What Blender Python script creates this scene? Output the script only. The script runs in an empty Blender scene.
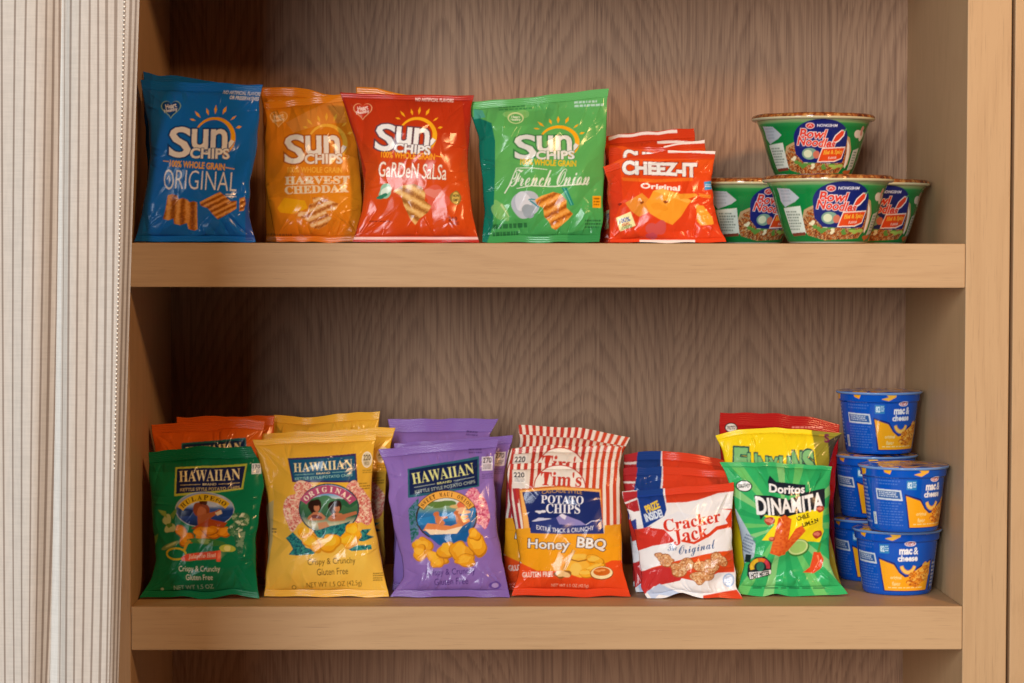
import bpy, bmesh, math, random
import numpy as np
from mathutils import Matrix, Vector

PI = math.pi
SC = bpy.context.scene
COL = SC.collection

# ------------------------------------------------------------------ camera
FPX, CAMD, CAMZ = 2418.0, 2.658, 1.30
VPX, VPY = 472.0, 255.0            # where the cabinet's depth lines meet
YAW, PITCH, ROLL = 0.0119, 0.0388, 0.0012
cx0, cy0 = VPX + FPX * math.tan(YAW), VPY + FPX * math.tan(PITCH)
cam_d = bpy.data.cameras.new('camera')
cam_d.sensor_width = 36.0
cam_d.lens = FPX / 1024 * 36
cam_d.shift_x = (512 - cx0) / 1024
cam_d.shift_y = (cy0 - 341.5) / 1024
cam = bpy.data.objects.new('camera', cam_d)
COL.objects.link(cam)
cam.location = (0, -CAMD, CAMZ)
fwd = Vector((math.sin(YAW), math.cos(YAW) * math.cos(PITCH), -math.sin(PITCH))).normalized()
right = fwd.cross(Vector((0, 0, 1))).normalized()
up = right.cross(fwd)
rr = Matrix.Rotation(-ROLL, 3, fwd)
right, up = rr @ right, rr @ up
CAMROT = Matrix((right, up, -fwd)).transposed()
cam.rotation_euler = CAMROT.to_euler()
SC.camera = cam
_R, _U, _F = np.array(right), np.array(up), np.array(fwd)
_C = np.array((0.0, -CAMD, CAMZ))


def at(px, py, y):
    """the point of the plane at depth y seen at survey position px, py (arrays allowed) -> x, z"""
    a = (np.asarray(px, float) - cx0) / FPX
    b = -(np.asarray(py, float) - cy0) / FPX
    d = _F + a[..., None] * _R + b[..., None] * _U
    k = (y - _C[1]) / d[..., 1]
    p = _C + d * np.asarray(k)[..., None]
    return p[..., 0], p[..., 2]


def proj(x, y, z):
    v = np.array((x, y, z)) - _C
    w = v @ _F
    return cx0 + FPX * (v @ _R) / w, cy0 - FPX * (v @ _U) / w


UP_TOP, UP_BOT = float(at(548., 243.2, 0)[1]), float(at(548., 287.5, 0)[1])
LO_TOP, LO_BOT = float(at(548., 606.5, 0)[1]), float(at(548., 650., 0)[1])
X_L, X_R = float(at(130., 450., 0)[0]), float(at(965., 350., 0)[0])
DEPTH = 0.3695

# ------------------------------------------------------------------ colours and materials
GAIN = 1.1          # inks as read off the sheet -> reflectance


def lin(c):
    if isinstance(c, str):
        c = c.lstrip('#')
        c = [int(c[i:i + 2], 16) for i in (0, 2, 4)]
    c = np.asarray(c, float) / 255
    return np.where(c <= 0.04045, c / 12.92, ((c + 0.055) / 1.055) ** 2.4)


def new_mat(name):
    m = bpy.data.materials.new(name)
    m.use_nodes = True
    nt = m.node_tree
    return m, nt, nt.nodes['Principled BSDF']


def N(nt, kind, **kw):
    n = nt.nodes.new(kind)
    for k, v in kw.items():
        if hasattr(n, k):
            setattr(n, k, v)
        else:
            n.inputs[k].default_value = v
    return n


def mixc(nt, fac, a, b):
    n = nt.nodes.new('ShaderNodeMix')
    n.data_type = 'RGBA'
    for sock, v in ((n.inputs[0], fac), (n.inputs[6], a), (n.inputs[7], b)):
        if hasattr(v, 'links'):
            nt.links.new(v, sock)
        elif isinstance(v, (tuple, list, np.ndarray)):
            sock.default_value = (*v[:3], 1)
        else:
            sock.default_value = v
    return n.outputs[2]


def math_n(nt, op, a, b=None, c=None):
    n = nt.nodes.new('ShaderNodeMath')
    n.operation = op
    for i, v in enumerate((a, b, c)):
        if v is None:
            continue
        if hasattr(v, 'links'):
            nt.links.new(v, n.inputs[i])
        else:
            n.inputs[i].default_value = v
    return n.outputs[0]


def ramp(nt, fac, stops):
    n = nt.nodes.new('ShaderNodeValToRGB')
    el = n.color_ramp.elements
    el[0].position, el[0].color = stops[0][0], (*stops[0][1], 1)
    el[1].position, el[1].color = stops[-1][0], (*stops[-1][1], 1)
    for p, c in stops[1:-1]:
        e = el.new(p)
        e.color = (*c, 1)
    nt.links.new(fac, n.inputs[0])
    return n.outputs[0]


def oak(name, grain='z', light=(.56, .37, .22), dark=(.43, .27, .155), figure=1.0, seed=0.0, freq=1.0, flame=False):
    """oak veneer: ring figure from contours of a stretched noise, jagged by the fibres, with pores"""
    m, nt, b = new_mat(name)
    tc = N(nt, 'ShaderNodeTexCoord')
    src = tc.outputs['Object']

    def stretched(across, along, off=0.0):
        mp = N(nt, 'ShaderNodeMapping')
        s = {'z': (across, across, along), 'x': (along, across, across)}[grain]
        mp.inputs['Scale'].default_value = s
        mp.inputs['Location'].default_value = (seed + off, seed * .7 + off, seed * 1.3)
        nt.links.new(src, mp.inputs[0])
        return mp.outputs[0]

    def noise(vec, detail=2, rough=.5, dist=0.0):
        n = N(nt, 'ShaderNodeTexNoise')
        n.inputs['Scale'].default_value = 1
        n.inputs['Detail'].default_value = detail
        n.inputs['Roughness'].default_value = rough
        n.inputs['Distortion'].default_value = dist
        nt.links.new(vec, n.inputs['Vector'])
        return n.outputs[0]
    big = noise(stretched(5.5 * freq, 1.1 * freq), 1.2, .45, .25)
    fib = noise(stretched(420 if flame else 260, 7), 3, .6)
    fine = noise(stretched(900, 22, 3.1), 2, .6)
    v = math_n(nt, 'ADD', math_n(nt, 'MULTIPLY', big, 15.0), math_n(nt, 'MULTIPLY', fib, 0.75))
    if flame:
        # flat-sawn leaves side by side: each ring crosses a leaf as a pointed arch
        sx = N(nt, 'ShaderNodeSeparateXYZ')
        nt.links.new(src, sx.inputs[0])
        wob = math_n(nt, 'MULTIPLY', math_n(nt, 'SUBTRACT', noise(stretched(2.2, 1.6, 5.0), 1.5), .5), .16)
        xx = math_n(nt, 'ADD', sx.outputs[0], wob)
        leaf = math_n(nt, 'PINGPONG', math_n(nt, 'ADD', xx, 3.05), .10)
        arch = math_n(nt, 'POWER', math_n(nt, 'MULTIPLY', leaf, 10.0), 1.5)
        low = noise(stretched(3.0, 2.0, 1.7), 2)
        v = math_n(nt, 'MULTIPLY', sx.outputs[2], 20.0)
        v = math_n(nt, 'ADD', v, math_n(nt, 'MULTIPLY', arch, 6.5))
        v = math_n(nt, 'ADD', v, math_n(nt, 'MULTIPLY', low, 9.0))
        v = math_n(nt, 'ADD', v, math_n(nt, 'MULTIPLY', fib, 1.0))
        v = math_n(nt, 'ADD', v, math_n(nt, 'MULTIPLY', fine, .35))
    ring = math_n(nt, 'FRACT', v)
    ring = ramp(nt, ring, [(0, (0, 0, 0)), (.45, (.18,) * 3), (.82, (1, 1, 1)), (.93, (.75,) * 3), (1, (0, 0, 0))])
    f = math_n(nt, 'MULTIPLY', ring, (.42 if flame else .70) * figure)
    f = math_n(nt, 'ADD', f, math_n(nt, 'MULTIPLY', math_n(nt, 'SUBTRACT', fib, .5), .95))
    if flame:
        streak = noise(stretched(300, 1.4, 4.4), 2, .6, .1)
        f = math_n(nt, 'ADD', f, math_n(nt, 'MULTIPLY', math_n(nt, 'SUBTRACT', streak, .42), 1.5))
    f2 = N(nt, 'ShaderNodeClamp')
    nt.links.new(f, f2.inputs[0])
    c = mixc(nt, f2.outputs[0], light, dark)
    pore = ramp(nt, fine, [(.60, (0, 0, 0)), (.74, (1, 1, 1))])
    c = mixc(nt, math_n(nt, 'MULTIPLY', pore, .45), c, tuple(.62 * k for k in dark))
    tint = noise(stretched(1.7, .8, 9.0), 2)
    c = mixc(nt, math_n(nt, 'MULTIPLY', math_n(nt, 'SUBTRACT', tint, .38), .6), c, (light[0] * .86, light[1] * .78, light[2] * .72))
    nt.links.new(c, b.inputs['Base Color'])
    b.inputs['Roughness'].default_value = .55
    b.inputs['Specular IOR Level'].default_value = .25
    bp = N(nt, 'ShaderNodeBump')
    bp.inputs['Strength'].default_value = .08
    bp.inputs['Distance'].default_value = .001
    nt.links.new(fine, bp.inputs['Height'])
    nt.links.new(bp.outputs[0], b.inputs['Normal'])
    return m


def print_mat(name, rough=.3, spec=.5, bump=0.0, coat=0.0):
    """printed film, paper or foil: the ink colour is the mesh's own colour attribute"""
    m, nt, b = new_mat(name)
    a = N(nt, 'ShaderNodeAttribute', attribute_name='ink')
    nt.links.new(a.outputs['Color'], b.inputs['Base Color'])
    b.inputs['Roughness'].default_value = rough
    b.inputs['Specular IOR Level'].default_value = spec
    if coat:
        b.inputs['Coat Weight'].default_value = coat
        b.inputs['Coat Roughness'].default_value = .08
    if bump:
        tc = N(nt, 'ShaderNodeTexCoord')
        n = N(nt, 'ShaderNodeTexNoise')
        n.inputs['Scale'].default_value = 55
        n.inputs['Detail'].default_value = 3
        n.inputs['Distortion'].default_value = .8
        nt.links.new(tc.outputs['Object'], n.inputs['Vector'])
        bp = N(nt, 'ShaderNodeBump')
        bp.inputs['Strength'].default_value = bump
        bp.inputs['Distance'].default_value = .003
        nt.links.new(n.outputs[0], bp.inputs['Height'])
        nt.links.new(bp.outputs[0], b.inputs['Normal'])
    return m


# ------------------------------------------------------------------ object helpers
def tag(o, label=None, cat=None, group=None, kind=None):
    for k, v in (('label', label), ('category', cat), ('group', group), ('kind', kind)):
        if v:
            o[k] = v
    return o


def empty(name, loc):
    o = bpy.data.objects.new(name, None)
    COL.objects.link(o)
    o.location = loc
    o.empty_display_size = .02
    return o


def mesh_obj(name, verts, faces, mat, parent=None, smooth=True, ink=None, origin=None):
    """verts in world metres; stored relative to the parent's (or the given) origin"""
    verts = np.asarray(verts, float)
    o0 = np.array(parent.location if parent else (origin if origin is not None else (0, 0, 0)))
    me = bpy.data.meshes.new(name)
    me.from_pydata((verts - o0).tolist(), [], [list(map(int, f)) for f in faces]) if not isinstance(faces, np.ndarray) else _fill(me, verts - o0, faces)
    me.update()
    if smooth:
        me.polygons.foreach_set('use_smooth', np.ones(len(me.polygons), bool))
    if ink is not None:
        a = me.attributes.new('ink', 'FLOAT_COLOR', 'POINT')
        c = np.ones((len(verts), 4), np.float32)
        c[:, :3] = np.clip(ink * GAIN, 0, .92)
        a.data.foreach_set('color', c.ravel())
    me.materials.append(mat)
    o = bpy.data.objects.new(name, me)
    COL.objects.link(o)
    if parent:
        o.parent = parent
    elif origin is not None:
        o.location = origin
    return o


def _fill(me, v, quads):
    n, k = quads.shape
    me.vertices.add(len(v))
    me.vertices.foreach_set('co', v.astype(np.float32).ravel())
    me.loops.add(n * k)
    me.loops.foreach_set('vertex_index', quads.astype(np.int32).ravel())
    me.polygons.add(n)
    me.polygons.foreach_set('loop_start', np.arange(0, n * k, k, dtype=np.int32))
    me.update(calc_edges=True)
    me.validate()


def box(name, x0, x1, y0, y1, z0, z1, mat, parent=None, bev=.0012):
    bm = bmesh.new()
    bmesh.ops.create_cube(bm, size=1)
    for v in bm.verts:
        v.co = ((x0 + x1) / 2 + v.co.x * (x1 - x0), (y0 + y1) / 2 + v.co.y * (y1 - y0), (z0 + z1) / 2 + v.co.z * (z1 - z0))
    if bev:
        bmesh.ops.bevel(bm, geom=list(bm.edges), offset=bev, segments=2, affect='EDGES', profile=.5)
    o0 = Vector(parent.location) if parent else Vector((0, 0, 0))
    for v in bm.verts:
        v.co -= o0
    me = bpy.data.meshes.new(name)
    bm.to_mesh(me)
    bm.free()
    me.materials.append(mat)
    o = bpy.data.objects.new(name, me)
    COL.objects.link(o)
    if parent:
        o.parent = parent
    return o


# ------------------------------------------------------------------ numpy noise
def vnoise(x, y, seed):
    rng = np.random.default_rng(seed)
    g = rng.random((64, 64))
    xi, yi = np.floor(x).astype(int), np.floor(y).astype(int)
    fx, fy = x - xi, y - yi
    fx, fy = fx * fx * fx * (fx * (6 * fx - 15) + 10), fy * fy * fy * (fy * (6 * fy - 15) + 10)
    a, b = g[xi % 64, yi % 64], g[(xi + 1) % 64, yi % 64]
    c, d = g[xi % 64, (yi + 1) % 64], g[(xi + 1) % 64, (yi + 1) % 64]
    return (a * (1 - fx) + b * fx) * (1 - fy) + (c * (1 - fx) + d * fx) * fy


def gnoise(x, y, seed):
    """gradient noise, about -0.5 .. 0.5"""
    rng = np.random.default_rng(seed)
    a = rng.random((64, 64)) * 2 * PI
    gx, gy = np.cos(a), np.sin(a)
    c, s_ = math.cos(seed * 1.7), math.sin(seed * 1.7)
    x, y = x * c - y * s_ + 31.3, x * s_ + y * c + 17.7
    xi, yi = np.floor(x).astype(int), np.floor(y).astype(int)
    fx, fy = x - xi, y - yi
    u, v = fx ** 3 * (fx * (6 * fx - 15) + 10), fy ** 3 * (fy * (6 * fy - 15) + 10)

    def d(i, j):
        p, q = (xi + i) % 64, (yi + j) % 64
        return gx[p, q] * (fx - i) + gy[p, q] * (fy - j)
    return (d(0, 0) * (1 - u) + d(1, 0) * u) * (1 - v) + (d(0, 1) * (1 - u) + d(1, 1) * u) * v


def facets(x, y, seed):
    """flat triangular facets meeting in sharp creases, 0 .. 1"""
    g = np.random.default_rng(seed).random((64, 64))
    u, v = x + y * .5 + 40.0, y * .866 + 40.0
    ui, vi = np.floor(u).astype(int), np.floor(v).astype(int)
    fu, fv = u - ui, v - vi
    h00, h10, h01, h11 = g[ui % 64, vi % 64], g[(ui + 1) % 64, vi % 64], g[ui % 64, (vi + 1) % 64], g[(ui + 1) % 64, (vi + 1) % 64]
    low = h00 + fu * (h10 - h00) + fv * (h01 - h00)
    high = h11 + (1 - fu) * (h01 - h11) + (1 - fv) * (h10 - h11)
    return np.where(fu + fv < 1, low, high)


def cells(x, y, seed):
    """distance to and id of the nearest jittered cell point"""
    rng = np.random.default_rng(seed)
    gx, gy, gi = rng.random((64, 64)), rng.random((64, 64)), rng.random((64, 64))
    xi, yi = np.floor(x).astype(int), np.floor(y).astype(int)
    best, bid = np.full(x.shape, 9.0), np.zeros(x.shape)
    for dx in (-1, 0, 1):
        for dy in (-1, 0, 1):
            a, b = (xi + dx) % 64, (yi + dy) % 64
            d = (x - xi - dx - gx[a, b]) ** 2 + (y - yi - dy - gy[a, b]) ** 2
            k = d < best
            best, bid = np.where(k, d, best), np.where(k, gi[a, b], bid)
    return np.sqrt(best), bid


# ------------------------------------------------------------------ print artwork
_glyphs = {}


def styled(s, font):
    base = {'serif': (0x1D400, 0x1D41A, 0x1D7CE), 'ital': (0x1D468, 0x1D482, 0x1D7CE), 'script': (0x1D4D0, 0x1D4EA, 0x1D7CE)}.get(font)
    if not base:
        return s
    out = ''
    for ch in s:
        if 'A' <= ch <= 'Z':
            ch = chr(base[0] + ord(ch) - 65)
        elif 'a' <= ch <= 'z':
            ch = chr(base[1] + ord(ch) - 97)
        elif '0' <= ch <= '9':
            ch = chr(base[2] + ord(ch) - 48)
        out += ch
    return out


def glyphs(s, font, off, spacing=1.0):
    key = (s, font, round(off, 4), spacing)
    if key not in _glyphs:
        c = bpy.data.curves.new('lettering', 'FONT')
        c.body = styled(s, font)
        c.dimensions = '2D'
        c.fill_mode = 'FRONT'
        c.resolution_u = 3
        c.offset = off
        c.space_character = spacing
        o = bpy.data.objects.new('lettering', c)
        m = o.to_mesh()
        m.calc_loop_triangles()
        v = np.array([p.co[:2] for p in m.vertices]) if len(m.vertices) else np.zeros((0, 2))
        t = np.array([list(p.vertices) for p in m.loop_triangles]) if len(m.loop_triangles) else np.zeros((0, 3), int)
        o.to_mesh_clear()
        bpy.data.objects.remove(o)
        bpy.data.curves.remove(c)
        _glyphs[key] = (v, t)
    return _glyphs[key]


class Art:
    """a small painter: flat inks on a sheet measured in survey units, SS samples per unit"""
    SS = 4

    def __init__(self, x0, y0, x1, y1, base):
        self.o = np.array((x0, y0), float)
        w, h = int((x1 - x0) * self.SS), int((y1 - y0) * self.SS)
        self.im = np.empty((h, w, 3))
        self.im[:] = lin(base)
        self.view(0, 0, 1)

    def view(self, x0, y0, s):
        self.vo, self.vs = np.array((x0, y0), float), s
        return self

    def P(self, pts):
        return (self.vo + np.asarray(pts, float) / self.vs - self.o) * self.SS

    def grid(self, i0, i1, j0, j1):
        ys, xs = np.mgrid[j0:j1, i0:i1] + .5
        return xs, ys

    def _window(self, q, pad=1):
        h, w = self.im.shape[:2]
        i0, j0 = np.maximum(np.floor(q.min(0)) - pad, 0).astype(int)
        i1, j1 = np.ceil(q.max(0)).astype(int) + pad
        return i0, min(i1, w), j0, min(j1, h)

    def mask_poly(self, q):
        i0, i1, j0, j1 = self._window(q)
        if i1 <= i0 or j1 <= j0:
            return None
        xs, ys = self.grid(i0, i1, j0, j1)
        m = np.zeros(xs.shape, bool)
        for (ax, ay), (bx, by) in zip(q, np.roll(q, -1, 0)):
            if ay == by:
                continue
            c = ((ay > ys) != (by > ys)) & (xs < (bx - ax) * (ys - ay) / (by - ay) + ax)
            m ^= c
        return (i0, i1, j0, j1, m)

    def put(self, w, color, alpha=1.0):
        if w is None:
            return
        i0, i1, j0, j1, m = w
        sub = self.im[j0:j1, i0:i1]
        if callable(color):
            xs, ys = self.grid(i0, i1, j0, j1)
            ux = xs / self.SS + self.o[0]
            uy = ys / self.SS + self.o[1]
            c = color(ux, uy)[m]
        else:
            c = lin(color)
        sub[m] = sub[m] * (1 - alpha) + c * alpha

    def poly(self, pts, color, alpha=1.0):
        self.put(self.mask_poly(self.P(pts)), color, alpha)
        return self

    def rect(self, x0, y0, x1, y1, color, alpha=1.0):
        return self.poly([(x0, y0), (x1, y0), (x1, y1), (x0, y1)], color, alpha)

    def ell(self, cx, cy, rx, ry, color, rot=0, a0=0, a1=360, alpha=1.0, n=48):
        a = np.radians(np.linspace(a0, a1, n, endpoint=(a1 - a0 < 360)))
        p = np.stack((rx * np.cos(a), ry * np.sin(a)), 1)
        r = math.radians(rot)
        p = p @ np.array(((math.cos(r), math.sin(r)), (-math.sin(r), math.cos(r))))
        return self.poly(p + (cx, cy), color, alpha)

    def blob(self, cx, cy, rx, ry, color, seed=0, rough=.2, alpha=1.0, rot=0):
        rng = np.random.default_rng(seed)
        a = np.linspace(0, 2 * PI, 40, endpoint=False)
        k = 1 + sum(rough / (i + 1) * np.cos((i + 2) * a + rng.random() * 6.3) for i in range(4))
        p = np.stack((rx * k * np.cos(a), ry * k * np.sin(a)), 1)
        r = math.radians(rot)
        p = p @ np.array(((math.cos(r), math.sin(r)), (-math.sin(r), math.cos(r))))
        return self.poly(p + (cx, cy), color, alpha)

    def line(self, pts, w0, color, w1=None, alpha=1.0):
        p = np.asarray(pts, float)
        w1 = w0 if w1 is None else w1
        d = np.gradient(p, axis=0)
        d /= np.linalg.norm(d, axis=1)[:, None] + 1e-9
        nrm = np.stack((-d[:, 1], d[:, 0]), 1)
        w = np.linspace(w0, w1, len(p))[:, None] / 2
        return self.poly(np.vstack((p + nrm * w, (p - nrm * w)[::-1])), color, alpha)

    def arc(self, cx, cy, rx, ry, a0, a1, w0, color, w1=None, alpha=1.0):
        a = np.radians(np.linspace(a0, a1, 40))
        return self.line(np.stack((cx + rx * np.cos(a), cy + ry * np.sin(a)), 1), w0, color, w1, alpha)

    def text(self, s, x0, y0, x1, y1, color, rot=0, font='sans', bold=0.0, shear=0.0, arc=0.0, out=None, spacing=1.0, alpha=1.0, warp=None):
        """lettering fitted to the box x0..x1, y0..y1 (view units); arc lifts the middle by that height;
        out = list of (extra weight, colour) drawn underneath"""
        v0, _ = glyphs(s, font, bold, spacing)
        if not len(v0):
            return self
        lo, hi = v0.min(0), v0.max(0)
        cxm, cym = (x0 + x1) / 2, (y0 + y1) / 2
        for extra, col in (out or []) + [(0, color)]:
            v, t = glyphs(s, font, bold + extra, spacing)
            u = (v - lo) / (hi - lo)
            px = (u[:, 0] - .5) * (x1 - x0)
            py = (.5 - u[:, 1]) * (y1 - y0)
            px = px - shear * py
            py = py - arc * (1 - (2 * u[:, 0] - 1) ** 2)
            if warp:
                py = warp(u[:, 0], py)
            r = math.radians(rot)
            q = np.stack((cxm + px * math.cos(r) - py * math.sin(r), cym + px * math.sin(r) + py * math.cos(r)), 1)
            q = self.P(q)
            i0, i1, j0, j1 = self._window(q)
            if i1 <= i0 or j1 <= j0:
                continue
            m = np.zeros((j1 - j0, i1 - i0), bool)
            for tri in t:
                a, b, c = q[tri] - (i0, j0)
                xa, xb = int(max(min(a[0], b[0], c[0]), 0)), int(min(max(a[0], b[0], c[0]) + 2, m.shape[1]))
                ya, yb = int(max(min(a[1], b[1], c[1]), 0)), int(min(max(a[1], b[1], c[1]) + 2, m.shape[0]))
                if xb <= xa or yb <= ya:
                    continue
                X = np.arange(xa, xb)[None, :] + .5
                Y = np.arange(ya, yb)[:, None] + .5
                e0 = (b[0] - a[0]) * (Y - a[1]) - (b[1] - a[1]) * (X - a[0])
                e1 = (c[0] - b[0]) * (Y - b[1]) - (c[1] - b[1]) * (X - b[0])
                e2 = (a[0] - c[0]) * (Y - c[1]) - (a[1] - c[1]) * (X - c[0])
                m[ya:yb, xa:xb] |= ((e0 >= 0) & (e1 >= 0) & (e2 >= 0)) | ((e0 <= 0) & (e1 <= 0) & (e2 <= 0))
            self.put((i0, i1, j0, j1, m), col, alpha)
        return self

    def smalltext(self, x0, y0, x1, y1, rows, color, seed=0, rot=0, alpha=.8, fill=.55):
        """print too small to read: rows of short dashes"""
        rng = np.random.default_rng(seed)
        h = (y1 - y0) / rows
        r = math.radians(rot)
        c, s = math.cos(r), math.sin(r)
        mx, my = (x0 + x1) / 2, (y0 + y1) / 2
        for k in range(rows):
            x = x0
            end = x1 - rng.random() * .25 * (x1 - x0)
            while x < end:
                w = (x1 - x0) * (.05 + .10 * rng.random())
                p = np.array([(x, y0 + k * h), (min(x + w, x1), y0 + k * h), (min(x + w, x1), y0 + (k + fill) * h), (x, y0 + (k + fill) * h)]) - (mx, my)
                p = np.stack((p[:, 0] * c - p[:, 1] * s, p[:, 0] * s + p[:, 1] * c), 1) + (mx, my)
                self.poly(p, color, alpha)
                x += w + (x1 - x0) * .03
        return self

    def sample(self, px, py):
        im = self.im
        h, w = im.shape[:2]
        if not hasattr(self, '_half'):
            self._half = (im[0:h // 2 * 2:2, 0:w // 2 * 2:2] + im[1:h // 2 * 2:2, 0:w // 2 * 2:2] + im[0:h // 2 * 2:2, 1:w // 2 * 2:2] + im[1:h // 2 * 2:2, 1:w // 2 * 2:2]) / 4
        a = self._half
        h, w = a.shape[:2]
        x = np.clip((px - self.o[0]) * self.SS / 2 - .5, 0, w - 1.001)
        y = np.clip((py - self.o[1]) * self.SS / 2 - .5, 0, h - 1.001)
        xi, yi = x.astype(int), y.astype(int)
        fx, fy = (x - xi)[..., None], (y - yi)[..., None]
        return (a[yi, xi] * (1 - fx) + a[yi, xi + 1] * fx) * (1 - fy) + (a[yi + 1, xi] * (1 - fx) + a[yi + 1, xi + 1] * fx) * fy


def food(palette, size, seed, stretch=(1, 1), edge=.0):
    """a printed picture of crumbly food: jittered cells in a handful of inks"""
    pal = np.array([lin(c) for c in palette])

    def f(x, y):
        wx = x + 1.5 * size * (vnoise(x / size / 2, y / size / 2, seed + 5) - .5)
        d, i = cells(wx / size / stretch[0], y / size / stretch[1], seed)
        k = np.clip((i * .75 + .25 * vnoise(x / size * 3, y / size * 3, seed + 1)) * len(pal), 0, len(pal) - 1).astype(int)
        c = pal[k]
        return c * (1 - edge * np.clip(d, 0, 1))[..., None]
    return f


def grad(pts):
    """ink gradient along the sheet's height: [(y, colour), ...]"""
    ys = np.array([p[0] for p in pts], float)
    cs = np.array([lin(p[1]) for p in pts])

    def f(x, y):
        return np.stack([np.interp(y, ys, cs[:, k]) for k in range(3)], -1)
    return f


# ------------------------------------------------------------------ snack pouches
FILM = None


class Pouch:
    """a pillow pouch: outline given by its left and right edges (survey units, top to bottom)"""

    def __init__(self, L, R, y0, lean, shelf, T=.022, Tb=.018, topdy=(), botdy=(), seal=(9, 8), yaw=0.0):
        y0 = y0 * 1.23
        self.y0, self.lean, self.shelf, self.T, self.Tb, self.yaw = y0, lean * 1.2, shelf, T, Tb, yaw
        L, R = np.array(L, float), np.array(R, float)
        for E in (L, R):                                     # the bottom corners stand on the shelf
            E[-1, 1] = proj(float(at(E[-1, 0], E[-1, 1], y0)[0]), y0, shelf + .001)[1]
        tt = np.linspace(0, 1, 161)

        def edge(E):
            t = (E[:, 1] - E[0, 1]) / (E[-1, 1] - E[0, 1])
            x = np.interp(tt, t, E[:, 0])
            xp = np.concatenate((2 * x[0] - x[12:0:-1], x, 2 * x[-1] - x[-2:-14:-1]))
            k = np.hanning(17)[1:-1]
            xs = np.convolve(xp, k / k.sum(), 'same')[12:-12]
            return xs, E[0, 1], E[-1, 1]
        self.tt, self.l, self.r = tt, edge(L), edge(R)
        self.topdy = np.array(topdy if len(topdy) else [(0, 0), (1, 0)], float)
        self.botdy = np.array(botdy if len(botdy) else [(0, 0), (1, 0)], float)
        H = ((L[-1, 1] - L[0, 1]) + (R[-1, 1] - R[0, 1])) / 2
        self.H, self.W = H, float(np.mean(self.r[0] - self.l[0]))
        self.ts, self.tb = seal[0] / H, 1 - seal[1] / H       # t runs from the top (0) to the bottom (1)

    def flat(self, s, t):
        lx, rx = np.interp(t, self.tt, self.l[0]), np.interp(t, self.tt, self.r[0])
        ly = self.l[1] + (self.l[2] - self.l[1]) * t
        ry = self.r[1] + (self.r[2] - self.r[1]) * t
        x, y = lx + (rx - lx) * s, ly + (ry - ly) * s
        w = np.clip(1 - t / .35, 0, 1) ** 2
        y = y + w * self._curve(self.topdy, s)
        w = np.clip(1 - (1 - t) / .25, 0, 1) ** 2
        y = y + w * (self._curve(self.botdy, s) + 2.2 * gnoise(s * 4.1 + self.W, t * 0 + self.H, 3))
        w = np.clip(1 - t / .2, 0, 1) ** 2
        y = y + w * 1.8 * gnoise(s * 5.3 + self.H, t * 0 + self.W, 5)
        x = x + 1.3 * gnoise(t * 9 + self.W, np.where(s > .5, 7.3, 2.1), 9) * np.clip(np.abs(2 * s - 1), 0, 1) ** 2
        return x, y

    @staticmethod
    def _curve(c, s):
        ss = np.linspace(0, 1, 65)
        v = np.interp(ss, c[:, 0], c[:, 1])
        vp = np.concatenate((2 * v[0] - v[6:0:-1], v, 2 * v[-1] - v[-2:-8:-1]))
        k = np.hanning(9)[1:-1]
        v = np.convolve(vp, k / k.sum(), 'same')[6:-6]
        return np.interp(s, ss, v)

    def relief(self, s, t, seed, crumple):
        """bulge of the filled pouch in front of its middle plane, with folds and dents (metres)"""
        tau = np.clip((t - self.ts) / (self.tb - self.ts), 0, 1)
        e = np.clip(1 - np.abs(2 * s - 1) ** 2.3, 0, 1) ** .62
        g = np.sin(PI * tau ** .85) ** .55
        body = np.clip(e * g, 0, 1)
        d = self.T * body
        m = np.clip(body * 2.2, 0, 1)
        X, Y = s * self.W, t * self.H
        rng = np.random.default_rng(seed)
        wx = X + 8 * gnoise(X / 30, Y / 30, seed + 7)
        wy = Y + 8 * gnoise(X / 30, Y / 30, seed + 8)
        ends = np.clip(1 - np.minimum(t - self.ts, self.tb - t) / .16, 0, 1)
        n = gnoise(X / 44, Y / 48, seed) * .0065
        n = n - .0060 * np.sqrt(gnoise(wx / 42, wy / 52, seed + 2) ** 2 + .0002)
        n = n + (facets(wx / 27, wy / 34, seed + 5) - .5) * .0088
        n = n + (facets(wy / 15, wx / 13, seed + 6) - .5) * (.0020 + .0022 * ends)
        d = d + m * n * crumple
        f = np.zeros_like(d)
        for k in range(46):
            kind = k % 4
            if kind == 0:      # gathers running down from the top seal
                p0 = np.array((rng.uniform(.04, .96) * self.W, self.ts * self.H))
                v = np.array((rng.uniform(-.5, .5), 1.0)) * rng.uniform(12, 42)
            elif kind == 1:    # gathers running up from the bottom seal
                p0 = np.array((rng.uniform(.04, .96) * self.W, self.tb * self.H))
                v = np.array((rng.uniform(-.7, .7), -1.0)) * rng.uniform(10, 34)
            elif kind == 2:    # pulls from the corners
                left, top = rng.random() < .5, rng.random() < .4
                p0 = np.array(((.03 if left else .97) * self.W, (self.ts if top else self.tb) * self.H))
                v = np.array(((1 if left else -1) * rng.uniform(.35, 1.2), 1.0 if top else -1.0)) * rng.uniform(16, 40)
            else:              # short folds from the side edges
                left = rng.random() < .5
                p0 = np.array(((.02 if left else .98) * self.W, rng.uniform(.15, .85) * self.H))
                v = np.array(((1 if left else -1), rng.uniform(-.5, .5))) * rng.uniform(10, 26)
            ln = np.linalg.norm(v)
            u = v / ln
            q = ((X - p0[0]) * u[0] + (Y - p0[1]) * u[1]) / ln
            dist = -(X - p0[0]) * u[1] + (Y - p0[1]) * u[0]
            w = rng.uniform(1.1, 3.0) * (.5 + np.clip(q, 0, 1))
            fade = np.clip(1 - q, 0, 1) * np.clip(q * 5 + .25, 0, 1)
            amp = rng.uniform(.0009, .0024) * (1 if rng.random() < .6 else -1)
            f += amp * fade * np.exp(-np.abs(dist) / w)
        return d + np.clip(body * 4, 0, 1) * f * crumple

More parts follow.
